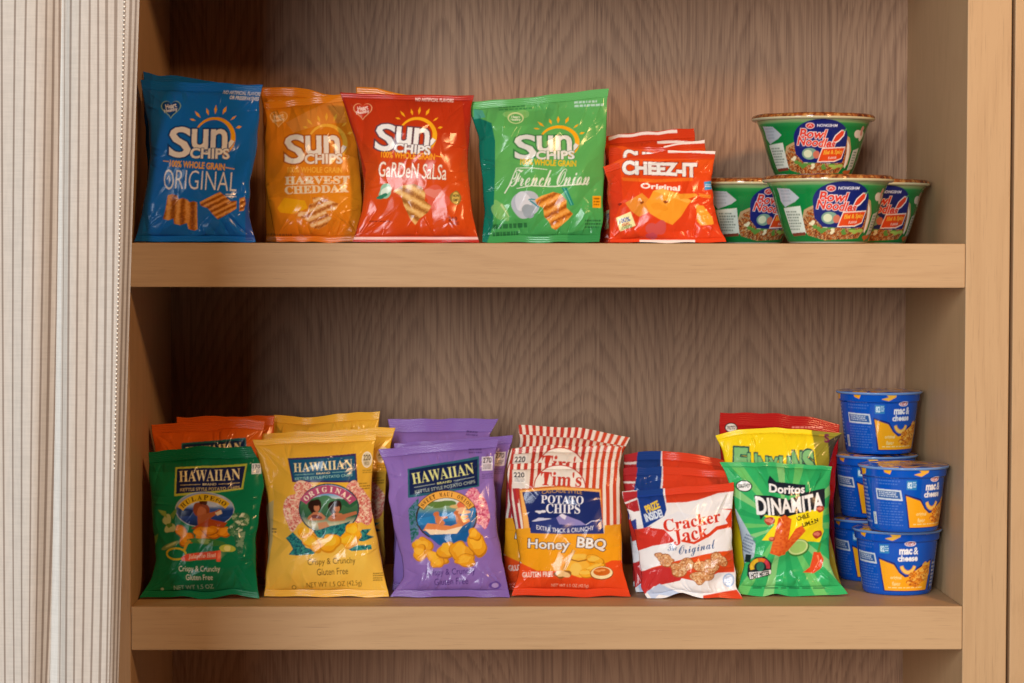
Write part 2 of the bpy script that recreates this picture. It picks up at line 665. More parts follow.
    def sheet(self, s, t, side, seed, crumple, wave):
        x, y = self.flat(s, t)
        hgt = 1 - t
        yy = self.y0 + self.lean * hgt + self.yaw * (s - .5)
        X, Z = at(x, y, yy)
        X0, Z0 = X.copy(), Z.copy()
        yy = yy + wave * (vnoise(s * 3.1 + 5, t * 1.6, seed + 11) - .5) * np.clip(.25 + 1.2 * np.abs(t - .55), 0, 1)
        if side > 0:
            d = self.relief(s, t, seed, crumple)
            # keep the outline where it is: the bulge moves straight out of the middle plane
            yy = yy - d
        else:
            tau = np.clip((t - self.ts) / (self.tb - self.ts), 0, 1)
            yy = yy + self.Tb * (np.clip(1 - np.abs(2 * s - 1) ** 2.3, 0, 1) ** .62) * np.sin(PI * tau ** .85) ** .55
        return np.stack((X0, yy, Z0), -1)

    def build(self, name, label, group, art, ref=None, seed=1, res=1.8, crumple=1.0, wave=.006, cat='chip bag', back=None, lift=0.0, seal_dx=0.0):
        ref = ref or self
        ns = int(self.W * res)
        nt = int(self.H * res)
        base = empty(name, (float(np.mean(at(np.array((self.l[0][-1], self.r[0][-1])), self.l[2], self.y0)[0])), self.y0, self.shelf))
        tag(base, label, cat, group)
        # crimped seals get rows of their own
        rows_body = np.linspace(self.ts, self.tb, nt)
        S1 = np.linspace(0, 1, ns)

        def strip(ta, tb_, n, nm, zig):
            tr = np.linspace(ta, tb_, n)
            s, t = np.meshgrid(S1, tr)
            P = self.sheet(s, t, 1, seed, crumple, wave)
            P[..., 1] += zig * np.sin(np.linspace(0, n / 2 * PI, n))[:, None] - .0002
            Q = P.copy()
            Q[..., 1] += .0007
            px, py = ref.flat(s, ref_t(t))
            col = art.sample(px + (seal_dx if ta == 0 else 0), py - lift * (1 - t) ** 1.5)
            n1, n2 = P.shape[:2]
            idx = np.arange(n1 * n2).reshape(n1, n2)
            k = n1 * n2
            f = np.stack((idx[1:, :-1], idx[1:, 1:], idx[:-1, 1:], idx[:-1, :-1]), -1).reshape(-1, 4)
            fb = f[:, ::-1] + k
            rim = np.concatenate((idx[0, :], idx[1:, -1], idx[-1, -2::-1], idx[-2:0:-1, 0]))
            nx = np.roll(rim, -1)
            fr = np.stack((rim, nx, nx + k, rim + k), -1)
            V = np.concatenate((P.reshape(-1, 3), Q.reshape(-1, 3)))
            cc = np.concatenate((col.reshape(-1, 3),) * 2)
            return mesh_obj(nm, V, np.concatenate((f, fb, fr)), FILM, base, ink=cc)

        def ref_t(t):
            """same place on the sheet the artwork was drawn for"""
            return np.interp(t, (0, self.ts, self.tb, 1), (0, ref.ts, ref.tb, 1))
        s, t = np.meshgrid(S1, rows_body)
        P = self.sheet(s, t, 1, seed, crumple, wave)
        px, py = ref.flat(s, ref_t(t))
        col = art.sample(px, py - lift * (1 - t) ** 1.5)
        n1, n2 = P.shape[:2]
        idx = np.arange(n1 * n2).reshape(n1, n2)
        f = np.stack((idx[1:, :-1], idx[1:, 1:], idx[:-1, 1:], idx[:-1, :-1]), -1).reshape(-1, 4)
        sb = np.linspace(0, 1, 15)
        s2, t2 = np.meshgrid(sb[1:-1], rows_body)
        B = self.sheet(s2, t2, -1, seed, crumple, wave)
        ib = np.full((n1, 15), -1)
        ib[:, 0], ib[:, -1] = idx[:, 0], idx[:, -1]
        ib[:, 1:-1] = n1 * n2 + np.arange(n1 * 13).reshape(n1, 13)
        fb = np.stack((ib[:-1, :-1], ib[:-1, 1:], ib[1:, 1:], ib[1:, :-1]), -1).reshape(-1, 4)
        V = np.concatenate((P.reshape(-1, 3), B.reshape(-1, 3)))
        bc = lin(back) if back is not None else col[n1 // 3, 2]
        cc = np.concatenate((col.reshape(-1, 3), np.tile(bc, (n1 * 13, 1))))
        mesh_obj('pouch', V, np.concatenate((f, fb)), FILM, base, ink=cc)
        m = max(8, int(self.ts * self.H * 2.2))
        strip(0, self.ts, m, 'top_seal', .00022)
        m = max(8, int((1 - self.tb) * self.H * 2.2))
        strip(self.tb, 1, m, 'bottom_seal', .00022)
        # settle it on the shelf
        lowest = min(min(v.co.z for v in c.data.vertices) for c in base.children)
        base.location.z += -lowest + .0004
        return base
# ------------------------------------------------------------------ the cabinet, the wall beside it, the curtain
OAK_V = oak('oak_upright', 'z', figure=.35, seed=2.0, light=(.545, .352, .182), dark=(.445, .27, .132))
OAK_H = oak('oak_shelf', 'x', figure=.35, seed=5.0, light=(.545, .352, .182), dark=(.42, .25, .12))
OAK_B = oak('oak_back', 'z', figure=1.0, seed=8.6, light=(.425, .245, .140), dark=(.19, .096, .055), flame=True)
OAK_S = oak('oak_side', 'z', figure=.5, seed=12.0, light=(.50, .33, .19), dark=(.40, .25, .14))

PITCHZ = UP_TOP - LO_TOP
X_RS = float(at(1009., 350., 0)[0])          # right edge of the upright, where the shadow gap is
ZB, ZT = 0.0, UP_TOP + PITCHZ + .06
case = empty('bookcase', (0, 0, ZB))
tag(case, 'tall built-in oak bookcase whose shelves hold the snacks', 'bookcase')
box('back_panel', X_L - .02, X_R + .02, DEPTH, DEPTH + .012, ZB, ZT, OAK_B, case, 0)
box('side_panel', X_L - .045, X_L, 0, DEPTH, ZB, ZT, OAK_S, case)
box('side_panel', X_R, X_RS, 0, DEPTH, ZB, ZT, OAK_V, case)
for zt, zb in ((UP_TOP, UP_BOT), (LO_TOP, LO_BOT), (UP_TOP + PITCHZ, UP_BOT + PITCHZ), (LO_TOP - PITCHZ, LO_BOT - PITCHZ)):
    box('shelf', X_L + .0003, X_R - .0003, .0004, DEPTH - .0002, zb, zt, OAK_H, case)

w = box('wall_right', X_RS + .0035, X_RS + 1.2, -.001, DEPTH, ZB, ZT, oak('oak_wall', 'z', figure=.4, seed=21.0, light=(.545, .352, .182), dark=(.445, .27, .132)))
tag(w, kind='structure')
w = box('wall_left', X_L - 1.6, X_L - .0455, .001, DEPTH, ZB, ZT, oak('oak_wall_beside', 'z', figure=.4, seed=31.0))
tag(w, kind='structure')


CURT = .62     # the curtain hangs this far in front of the shelves


fl, nt_, b_ = new_mat('carpet')
b_.inputs['Base Color'].default_value = (.30, .24, .19, 1)
b_.inputs['Roughness'].default_value = .95
tag(box('floor', X_L - 1.6, X_RS + 1.2, -4.9, DEPTH, -.02, -.0005, fl, None, 0), kind='structure')


def curtain():
    m, nt, b = new_mat('striped_linen')
    a = N(nt, 'ShaderNodeAttribute', attribute_name='ink')
    tc = N(nt, 'ShaderNodeTexCoord')
    mp = N(nt, 'ShaderNodeMapping')
    mp.inputs['Scale'].default_value = (420, 420, 60)
    nt.links.new(tc.outputs['Object'], mp.inputs[0])
    n1 = N(nt, 'ShaderNodeTexNoise')
    n1.inputs['Scale'].default_value = 1
    nt.links.new(mp.outputs[0], n1.inputs['Vector'])
    mp2 = N(nt, 'ShaderNodeMapping')
    mp2.inputs['Scale'].default_value = (40, 40, 700)
    nt.links.new(tc.outputs['Object'], mp2.inputs[0])
    n2 = N(nt, 'ShaderNodeTexNoise')
    n2.inputs['Scale'].default_value = 1
    nt.links.new(mp2.outputs[0], n2.inputs['Vector'])
    weave = math_n(nt, 'MULTIPLY', math_n(nt, 'ADD', n1.outputs[0], n2.outputs[0]), .5)
    dk = mixc(nt, 1.0, a.outputs['Color'], (.0, .0, .0))
    mul = nt.nodes.new('ShaderNodeMix')
    mul.data_type = 'RGBA'
    mul.blend_type = 'MULTIPLY'
    mul.inputs[0].default_value = .22
    nt.links.new(a.outputs['Color'], mul.inputs[6])
    nt.links.new(ramp(nt, weave, [(.38, (.55, .55, .55)), (.6, (1, 1, 1))]), mul.inputs[7])
    nt.links.new(mul.outputs[2], b.inputs['Base Color'])
    b.inputs['Roughness'].default_value = .9
    b.inputs['Specular IOR Level'].default_value = .1
    bp = N(nt, 'ShaderNodeBump')
    bp.inputs['Strength'].default_value = .12
    bp.inputs['Distance'].default_value = .0006
    nt.links.new(weave, bp.inputs['Height'])
    nt.links.new(bp.outputs[0], b.inputs['Normal'])

    CREAM, CREAM2, STRIPE, WIDE, FOLD = '#b0a79c', '#e6d6c0', '#807368', '#84776b', '#bcb8b0'
    # threads of the cloth: survey x at the top, middle and bottom of the picture, depth in front of the shelf, stripe half width
    left = [(-467 + 11.4 * k, -467 + 11.4 * k, -465 + 11.4 * k, .090 + .022 * math.sin(k * 1.05), 1.0) for k in range(38)]
    left += [(-34, -34, -32, .095, 1.0), (-22, -22, -20, .085, 1.0), (-10, -10, -7, .10, 1.0), (1.5, 2, 4.5, .112, 1.0), (15, 12, 13.6, .118, 1.0), (26, 22, 22, .116, 1.0), (37, 33, 29.4, .108, 1.0), (46.6, 42, 35.4, .096, 1.05), (54, 49, 41.3, .082, 1.15), (59.5, 56, 45.6, .072, 1.1)]
    right_ = [(65, 63.5, 60, .066, .45), (71, 69, 66.3, .084, 1.05), (80, 77, 74, .100, 1.0), (89.6, 86.5, 82, .108, 1.0), (98, 96, 90.5, .108, .95), (106.5, 105, 99.5, .100, 1.5), (116, 112.8, 106.8, .088, 1.7), (124.8, 118, 110, .080, 1.2), (131, 121.8, 113.2, .074, 1.4), (136, 125.5, 116.2, .068, 1.0)]
    c = empty('curtain', (float(at(60., 341., -CURT)[0]), -CURT, ZB - .1))
    tag(c, 'cream curtain with thin brown vertical stripes hanging beside the oak shelves', 'curtain')
    z0, z1 = .02, ZT + .25
    zs = np.linspace(z0, z1, 80)

    def panel(name, thr, ends, sub, fold_band=None, parent=c):
        keys = [ends[0]] + thr + [ends[1]]
        K = np.array([k[:4] for k in keys], float)
        u = np.arange(len(keys), dtype=float)
        uu, ink = [], []
        step = .5
        fine = np.linspace(0, len(keys) - 1, int(90 * len(keys)))
        # smooth curve through the keys
        def cr(col):
            p = np.concatenate(([2 * col[0] - col[1]], col, [2 * col[-1] - col[-2]]))
            i = np.clip(fine.astype(int), 0, len(col) - 2)
            f = fine - i
            p0, p1, p2, p3 = p[i], p[i + 1], p[i + 2], p[i + 3]
            return .5 * (2 * p1 + (p2 - p0) * f + (2 * p0 - 5 * p1 + 4 * p2 - p3) * f ** 2 + (3 * p1 - p0 - 3 * p2 + p3) * f ** 3)
        xt, xm, xb, yd = (cr(K[:, j]) for j in range(4))
        cols = np.tile(lin(CREAM), (len(fine), 1))
        for k, key in enumerate(thr):
            d = np.abs(xt - np.interp(k + 1, fine, xt))
            on = np.clip((key[4] + .35 - d) / .7, 0, 1)
            dm = np.abs(fine - (k + 1)) < .5
            on = on * dm
            col = lin(STRIPE if key[4] < 1.3 else WIDE)
            cols = cols * (1 - on[:, None]) + col * on[:, None]
        if fold_band:
            a, bnd = fold_band
            on = ((fine >= a) & (fine <= bnd))[:, None] * 1.0
            cols = cols * (1 - on) + lin(FOLD) * on
        # to world columns: quadratic along the height through the three survey lines
        X = np.empty((len(zs), len(fine)))
        ypx = np.array((0., 341., 683.))
        yd = (yd - .09) * .22 + CURT
        zz = np.array([float(at(60., q, -CURT)[1]) for q in ypx])
        xw = np.stack([at(xx, np.full_like(xx, q), -yd)[0] for xx, q in ((xt, 0.), (xm, 341.), (xb, 683.))])
        for i, z in enumerate(zs):
            l0 = (z - zz[1]) * (z - zz[2]) / ((zz[0] - zz[1]) * (zz[0] - zz[2]))
            l1 = (z - zz[0]) * (z - zz[2]) / ((zz[1] - zz[0]) * (zz[1] - zz[2]))
            l2 = (z - zz[0]) * (z - zz[1]) / ((zz[2] - zz[0]) * (zz[2] - zz[1]))
            X[i] = l0 * xw[0] + l1 * xw[1] + l2 * xw[2]
        Y = np.repeat(-yd[None, :], len(zs), 0) + .004 * np.sin(zs * 4)[:, None] * np.sin(fine)[None, :]
        Z = np.repeat(zs[:, None], len(fine), 1)
        P = np.stack((X, Y, Z), -1)
        n1, n2 = X.shape
        idx = np.arange(n1 * n2).reshape(n1, n2)
        f = np.stack((idx[:-1, :-1], idx[:-1, 1:], idx[1:, 1:], idx[1:, :-1]), -1).reshape(-1, 4)
        Q = P.copy()
        Q[..., 1] += .0012
        rim = np.concatenate((idx[0, :], idx[1:, -1], idx[-1, -2::-1], idx[-2:0:-1, 0]))
        nx = np.roll(rim, -1)
        k = n1 * n2
        V = np.concatenate((P.reshape(-1, 3), Q.reshape(-1, 3)))
        cc = np.tile(np.tile(cols, (n1, 1)), (2, 1))
        mesh_obj(name, V, np.concatenate((f, f[:, ::-1] + k, np.stack((nx, rim, rim + k, nx + k), -1))), m, c, ink=cc)
        return fine, P

    panel('fabric_panel', left, ((-479, -479, -477, .09), (62.5, 60, 48.5, .066)), 4)
    fine, P = panel('fabric_panel', right_, ((52, 52, 46, .045), (139.2, 128, 118, .062)), 4, (.3, .8))
    # beaded trim sewn down the leading edge of the right-hand panel
    bm = bmesh.new()
    j = int(np.argmin(np.abs(fine - 8)))
    zz = np.arange(1.12, ZT, .0038)
    o0 = Vector(c.location)
    for z in zz:
        x = np.interp(z, zs, P[:, j, 0])
        y = np.interp(z, zs, P[:, j, 1])
        bmesh.ops.create_icosphere(bm, subdivisions=1, radius=.00095, matrix=Matrix.Translation(Vector((x, y - .0006, z)) - o0))
    me = bpy.data.meshes.new('beaded_trim')
    bm.to_mesh(me)
    bm.free()
    mt, _, bb = new_mat('trim_thread')
    bb.inputs['Base Color'].default_value = (.80, .72, .60, 1)
    bb.inputs['Roughness'].default_value = .8
    me.materials.append(mt)
    o = bpy.data.objects.new('beaded_trim', me)
    COL.objects.link(o)
    o.parent = c


curtain()
FILM = print_mat('printed_film', rough=.17, spec=.23)
CARD = print_mat('printed_card', rough=.10, spec=.5)
# ------------------------------------------------------------------ upper shelf: four flavours of wholegrain snack, crackers
def sun_logo(A, dx, dy, sx, sy, rot=0.0, white='#e9e6e0', edge='#3b3a44', sun='#f0a81c', base=None):
    """two-line wordmark under a rising sun; drawn in the blue pouch's survey units and moved to the others"""
    r = math.radians(rot)

    def q(x, y):
        u, v = (x - 203) * sx, (y - 140) * sy
        return (dx + u * math.cos(r) - v * math.sin(r), dy + u * math.sin(r) + v * math.cos(r))

    def tx(s, x0, y0, x1, y1, **k):
        c = q((x0 + x1) / 2, (y0 + y1) / 2)
        w, h = (x1 - x0) * sx / 2, (y1 - y0) * sy / 2
        A.text(s, c[0] - w, c[1] - h, c[0] + w, c[1] + h, white, rot=rot + k.pop('rot', 0), **k)
    A.view(0, 0, 1)
    t = np.radians(np.linspace(-165, 62, 50))
    pts = np.array([q(216 + 19.0 * math.cos(a), 137.5 + 18.5 * math.sin(a)) for a in t])
    A.line(pts, 1.6, sun, 5.6)
    t = np.radians(np.linspace(20, 118, 24))
    pts = np.array([q(217 + 18.5 * math.cos(a), 135 + 16.5 * math.sin(a)) for a in t])
    A.line(pts, 5.0, edge, 6.2)
    A.line(pts, 4.0, white, 5.0)
    for (x, y, w, l, a) in ((193.7, 120.8, 2.2, 6.5, 14), (198.3, 115.3, 2.6, 9.5, 47), (208, 112.3, 2.6, 8, 72), (216, 110, 3, 9.5, 92), (225, 110.6, 3.2, 9.5, 112), (234.2, 118, 2.0, 7.5, 138), (240, 127, 3.0, 6.0, 164)):
        c, s_ = math.cos(math.radians(a)), math.sin(math.radians(a))
        A.poly([q(x - c * l / 2, y - s_ * l / 2), q(x - s_ * w / 2, y + c * w / 2), q(x + c * l / 2, y + s_ * l / 2), q(x + s_ * w / 2, y - c * w / 2)], sun)
    o = [(.035, edge)]
    tx('S', 171, 128, 193, 159, bold=.02, out=o)
    tx('un', 193.5, 129.5, 229.5, 150.5, bold=.02, out=o, spacing=.95)
    tx('CHIPS', 192.5, 148.8, 232, 159.5, bold=.035, out=[(.04, edge)], spacing=1.0)


def heart_seal(A, x, y, r, ring, ink, fill=None):
    A.view(0, 0, 1)
    t = np.linspace(0, 2 * PI, 60)
    hx, hy = 16 * np.sin(t) ** 3, -(13 * np.cos(t) - 5 * np.cos(2 * t) - 2 * np.cos(3 * t) - np.cos(4 * t))
    p = np.stack((x + hx / 16 * r, y + hy / 16 * r), 1)
    A.poly(p, ring)
    p2 = np.stack((x + hx / 16 * (r - .9), y - .2 + hy / 16 * (r - .9)), 1)
    A.poly(p2, fill)
    A.text('Heart', x - r * .55, y - r * .5, x + r * .55, y - r * .02, ink, rot=-10, bold=.02)
    A.text('Healthy', x - r * .68, y - r * .02, x + r * .68, y + r * .42, ink, rot=-10, bold=.02)


def ridged_chip(A, pts, seed, light='#e0a055', mid='#c47a2c', dark='#8a4a16', ridge=None, grid=3.2, ang=0):
    """printed picture of a ridged wholegrain chip"""
    c, s_ = math.cos(math.radians(ang)), math.sin(math.radians(ang))
    L_, M_, D_ = lin(light), lin(mid), lin(dark)

    def f(x, y):
        u = x * c + y * s_
        k = .5 + .5 * np.sin(u * 2 * PI / grid + .8 * vnoise(x / 4, y / 4, seed))
        k = np.clip(k + .5 * (vnoise(x / 1.1, y / 1.1, seed + 3) - .5), 0, 1)[..., None]
        return np.where(k < .5, D_ + (M_ - D_) * k * 2, M_ + (L_ - M_) * (k * 2 - 1))
    A.poly(pts, f)


# --- original, blue
blue = Art(120, 55, 275, 255, '#186cc2')
A = blue
A.poly([(120, 55), (150, 55), (152, 150), (140, 255), (120, 255)], '#123f86', .35)  # left edge darkened in the ink for the shade beside the curtain
A.view(130, 60, 6.827)
A.text('NO ARTIFICIAL FLAVORS', 640, 214, 898, 240, '#d8dde6', rot=3, bold=.02, shear=.15)
A.text('OR PRESERVATIVES', 686, 250, 880, 276, '#d8dde6', rot=3, bold=.03, shear=.15)
heart_seal(A, 172, 109, 10, '#8fb79a', '#e8e6e0', '#17488c')
sun_logo(A, 203, 140, 1, 1, 1.5, edge='#16407c')
A.view(130, 150, 6.827)
A.text('100% WHOLE GRAIN', 285, 86, 660, 132, '#f0b12a', rot=4, bold=.03)
A.line([(238, 78), (280, 84)], 6, '#f0b12a').line([(664, 124), (722, 134)], 6, '#f0b12a')
A.text('O', 242, 136, 312, 274, '#e6e8ea', bold=-.01).text('\u2191', 262, 176, 292, 236, '#dfe3e6')
A.text('RIGINAL', 325, 148, 735, 276, '#e6e8ea', rot=2.5, bold=-.012, shear=.05)
ridged_chip(A.view(130, 150, 6.827), [(232, 472), (252, 400), (268, 312), (300, 302), (332, 312), (345, 338), (372, 330), (405, 342), (416, 358), (445, 352), (470, 360), (466, 440), (464, 540), (440, 552), (402, 540), (395, 500), (350, 515), (310, 505), (306, 470), (270, 482)], 3, grid=9.6, ang=4)
ridged_chip(A, [(488, 358), (540, 330), (622, 288), (650, 310), (690, 350), (732, 348), (732, 400), (690, 430), (606, 476), (570, 440), (540, 400), (492, 382)], 5, grid=5.0, ang=64)
ridged_chip(A, [(752, 330), (785, 322), (795, 360), (780, 415), (750, 420)], 8, grid=5, ang=64)
A.smalltext(660, 300, 730, 330, 2, '#dfe3e6', 4)
A.rect(790, 330, 850, 620, '#3e4aa0', .6)  # purple reflection painted on the lower right gusset
S1 = 'on the upper oak shelf'
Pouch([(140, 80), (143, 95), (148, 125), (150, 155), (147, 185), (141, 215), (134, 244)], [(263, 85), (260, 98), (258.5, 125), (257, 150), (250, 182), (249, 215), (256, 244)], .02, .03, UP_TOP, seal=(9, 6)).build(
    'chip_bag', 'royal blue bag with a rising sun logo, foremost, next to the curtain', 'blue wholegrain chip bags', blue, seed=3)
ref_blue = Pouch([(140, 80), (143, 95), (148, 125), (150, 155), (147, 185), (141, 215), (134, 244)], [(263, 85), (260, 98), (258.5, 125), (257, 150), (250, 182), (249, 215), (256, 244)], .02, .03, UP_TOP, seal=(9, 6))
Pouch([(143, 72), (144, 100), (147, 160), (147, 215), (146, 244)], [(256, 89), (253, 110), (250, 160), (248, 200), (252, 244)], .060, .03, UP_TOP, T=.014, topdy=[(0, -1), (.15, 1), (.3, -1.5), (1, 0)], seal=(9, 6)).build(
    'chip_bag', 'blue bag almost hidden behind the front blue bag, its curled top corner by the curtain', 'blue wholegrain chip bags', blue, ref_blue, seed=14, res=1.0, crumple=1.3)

# --- harvest cheddar, orange
orange = Art(250, 75, 385, 255, '#d9801a')
A = orange
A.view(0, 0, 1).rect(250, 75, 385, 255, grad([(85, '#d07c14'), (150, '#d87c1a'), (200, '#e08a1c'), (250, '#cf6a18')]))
A.view(250, 75, 6.827)
A.poly([(250, 330), (610, 150), (640, 220), (660, 330), (520, 340), (300, 400)], '#e29a52', .35)
heart_seal(A, 279, 119, 9, '#e8b46a', '#f3d9ae', '#d98e35')
sun_logo(A, 315.5, 146.5, .94, .95, -1, white='#e6dccb', edge='#a85a18', sun='#e8ae3a')
A.view(250, 150, 6.827)
A.text('100% WHOLE GRAIN', 265, 122, 632, 162, '#f0b040', rot=0, bold=.02)
A.text('HARVEST', 246, 184, 682, 240, '#f1d6ae', rot=-1, font='serif', bold=.02)
A.text('CHEDDAR', 244, 246, 676, 300, '#f1d6ae', rot=-2, font='serif', bold=.02)
A.poly([(190, 400), (240, 330), (380, 350), (400, 400), (300, 440), (210, 430)], '#f0a814')
ridged_chip(A, [(430, 330), (480, 325), (610, 370), (590, 412), (520, 420), (560, 470), (520, 520), (470, 545), (420, 530), (400, 490), (330, 455), (335, 420), (400, 430), (410, 375), (440, 365)], 4, light='#f0c890', mid='#dc9a50', dark='#a85c1c', grid=7.4, ang=68)
A.smalltext(140, 575, 300, 600, 1, '#7a4a20', 2)
refo = Pouch([(263, 103), (266, 118), (264, 150), (265, 180), (268, 205), (274, 230), (276, 244)], [(346, 94), (354, 115), (358, 150), (361, 180), (362, 210), (360, 232), (357, 244)], .07, .03, UP_TOP, seal=(7, 6))
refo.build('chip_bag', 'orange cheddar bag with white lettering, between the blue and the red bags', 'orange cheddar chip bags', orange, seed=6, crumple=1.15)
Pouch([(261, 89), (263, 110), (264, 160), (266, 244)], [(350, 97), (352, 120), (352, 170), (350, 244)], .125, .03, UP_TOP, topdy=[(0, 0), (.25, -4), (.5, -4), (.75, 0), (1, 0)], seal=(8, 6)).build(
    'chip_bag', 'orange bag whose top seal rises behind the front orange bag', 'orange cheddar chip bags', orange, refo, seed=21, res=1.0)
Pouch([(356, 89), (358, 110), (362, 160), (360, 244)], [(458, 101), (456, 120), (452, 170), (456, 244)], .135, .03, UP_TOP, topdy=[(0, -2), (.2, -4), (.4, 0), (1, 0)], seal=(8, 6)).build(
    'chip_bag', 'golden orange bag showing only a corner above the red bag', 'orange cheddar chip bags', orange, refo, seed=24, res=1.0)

# --- garden salsa, red
red = Art(330, 80, 490, 255, '#c23a1a')
A = red
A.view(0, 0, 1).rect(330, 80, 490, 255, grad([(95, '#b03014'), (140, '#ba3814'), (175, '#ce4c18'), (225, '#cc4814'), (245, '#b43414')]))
A.poly([(330, 80), (345, 100), (366, 170), (364, 200), (352, 255), (330, 255)], '#97201a', .75)  # left flank inked darker for the shading of its curve
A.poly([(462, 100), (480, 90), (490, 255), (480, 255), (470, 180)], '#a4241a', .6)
A.view(340, 80, 6.827)
A.text('NO ARTIFICIAL FLAVORS', 515, 126, 775, 152, '#efd9cc', rot=2, bold=.02)
heart_seal(A, 363, 111, 9.5, '#e0a070', '#f0dccf', '#b8341c')
sun_logo(A, 405.5, 137, .92, .88, 5, edge='#5c3a44', sun='#f0aa1e')
A.view(340, 80, 6.827)
A.text('100% WHOLE GRAIN', 285, 500, 650, 545, '#f0a424', rot=3, bold=.02)
A.line([(655, 525), (700, 532)], 6, '#f0a424')
A.text('GaRDeN SaLSa', 268, 574, 730, 676, '#f0e0cc', rot=3, bold=.005, out=[(.02, '#8c2414')], shear=.04)
A.view(340, 150, 6.827)
A.blob(312, 285, 52, 40, '#8fc0a0', 2, .12, rot=-50).blob(316, 285, 40, 26, '#d6e6d2', 5, .15, rot=-50).blob(290, 320, 34, 16, '#2c7a5c', 3, .2, rot=-20)
A.blob(660, 330, 90, 70, '#d8604a', 7, .2, .8).blob(650, 300, 60, 35, '#e08c7c', 9, .2, .7)
A.blob(790, 330, 35, 50, '#8a7030', 4, .1).ell(790, 330, 26, 40, '#d2b054').text('NON', 770, 305, 812, 325, '#3a3020', bold=.03).text('GMO', 770, 335, 812, 355, '#3a3020', bold=.03)
ridged_chip(A, [(365, 285), (420, 250), (505, 235), (560, 255), (585, 300), (580, 350), (625, 385), (600, 430), (545, 470), (515, 515), (480, 470), (440, 385), (420, 320)], 6, light='#e6bc74', mid='#cc944c', dark='#98602a', grid=9.5, ang=118)
A.text('210', 740, 458, 800, 486, '#5a1a12', bold=.02).text('CALORIES', 740, 492, 815, 512, '#5a1a12').smalltext(200, 485, 350, 500, 1, '#7c2416', 3)
A.rect(60, 596, 960, 622, '#e8c8c0', .85).rect(60, 612, 960, 640, '#b42c1c')
refr = Pouch([(340, 93), (346, 110), (355, 140), (362, 165), (364, 190), (361, 215), (353, 244)], [(474, 96), (471, 110), (470, 135), (468, 160), (469, 185), (473, 215), (479, 244)], .045, .03, UP_TOP, topdy=[(0, 0), (.5, 1.0), (1, 0)], seal=(5, 6))
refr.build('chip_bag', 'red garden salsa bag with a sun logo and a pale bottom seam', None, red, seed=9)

# --- french onion, green
green = Art(460, 75, 615, 255, '#5cae5c')
A = green
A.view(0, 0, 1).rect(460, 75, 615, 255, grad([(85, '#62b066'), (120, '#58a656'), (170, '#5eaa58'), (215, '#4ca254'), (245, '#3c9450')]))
A.view(465, 80, 6.827)
A.poly([(20, 250), (100, 265), (180, 300), (205, 420), (205, 650), (190, 1000), (140, 1140), (0, 1140)], '#14705c')  # shade of the flank curving away, painted into the ink
A.poly([(60, 200), (120, 210), (140, 260), (60, 270)], '#4c9e88')
A.blob(350, 245, 70, 40, '#7ab868', 3, .3).smalltext(230, 180, 460, 215, 2, '#2f7a44', 4, -4)
A.ell(345, 265, 55, 40, '#c8d89a').ell(345, 268, 46, 32, '#5ca658').text('Heart', 315, 248, 375, 266, '#dfe8c8', bold=.02).text('Healthy', 310, 268, 380, 288, '#dfe8c8', bold=.02)
A.smalltext(745, 145, 945, 195, 2, '#bcdcd2', 5, -3, fill=.6)
sun_logo(A, 545.5, 145, .98, .80, -1, white='#dcdcd2', edge='#3c7a44', sun='#f2a818')
A.view(465, 80, 6.827)
A.text('100% WHOLE GRAIN', 375, 550, 755, 592, '#e0b81c', rot=2, bold=.03)
A.view(465, 150, 6.827)
A.text('French Onion', 310, 135, 850, 250, '#e2ead6', rot=-1, font='script', shear=.15)
A.line([(270, 300), (300, 250), (350, 130), (440, 128), (560, 140)], 8, '#e2ead6', 4).line([(350, 268), (450, 250), (600, 255), (830, 235)], 5, '#e2ead6', 8)
A.blob(412, 375, 92, 98, '#b4bcc4', 3, .06).blob(395, 360, 55, 70, '#d2d6dc', 5, .1).blob(430, 420, 50, 40, '#98a4ac', 6, .2)
A.line([(440, 350), (470, 370), (500, 395)], 10, '#2c8c98').line([(430, 345), (450, 340), (480, 345)], 8, '#2c8c98')
A.poly([(655, 262), (690, 262), (740, 380), (715, 385)], '#1c8478').line([(670, 262), (725, 380)], 6, '#6cc0a0')
ridged_chip(A, [(475, 345), (520, 318), (600, 292), (650, 305), (690, 350), (690, 400), (735, 440), (700, 480), (620, 550), (590, 535), (570, 490), (540, 460), (530, 400), (490, 380)], 9, light='#f0a84e', mid='#d8842c', dark='#a05418', grid=8.2, ang=62)
A.rect(868, 318, 926, 398, '#f0a418').smalltext(876, 330, 918, 390, 3, '#7c4a10', 8)
A.blob(240, 420, 40, 90, '#86bc6c', 4, .2, .7, rot=-30).line([(245, 375), (300, 460)], 14, '#b4cc8c', 4)
A.smalltext(190, 505, 440, 545, 1, '#1c5c34', 1, -3, fill=.8).smalltext(190, 560, 380, 600, 1, '#1c5c34', 2, -3, fill=.7).smalltext(815, 480, 930, 545, 3, '#1c4c30', 3, 0)
A.poly([(700, 570), (940, 520), (960, 640), (700, 640)], '#2f8446', .7)
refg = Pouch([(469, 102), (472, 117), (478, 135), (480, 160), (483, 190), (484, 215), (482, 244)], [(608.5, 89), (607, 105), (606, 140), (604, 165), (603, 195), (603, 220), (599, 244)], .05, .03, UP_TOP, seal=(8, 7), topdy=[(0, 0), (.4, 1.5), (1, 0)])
refg.build('chip_bag', 'light green french onion bag with shade painted down its left side, right of the red bag', None, green, seed=31, crumple=1.2)

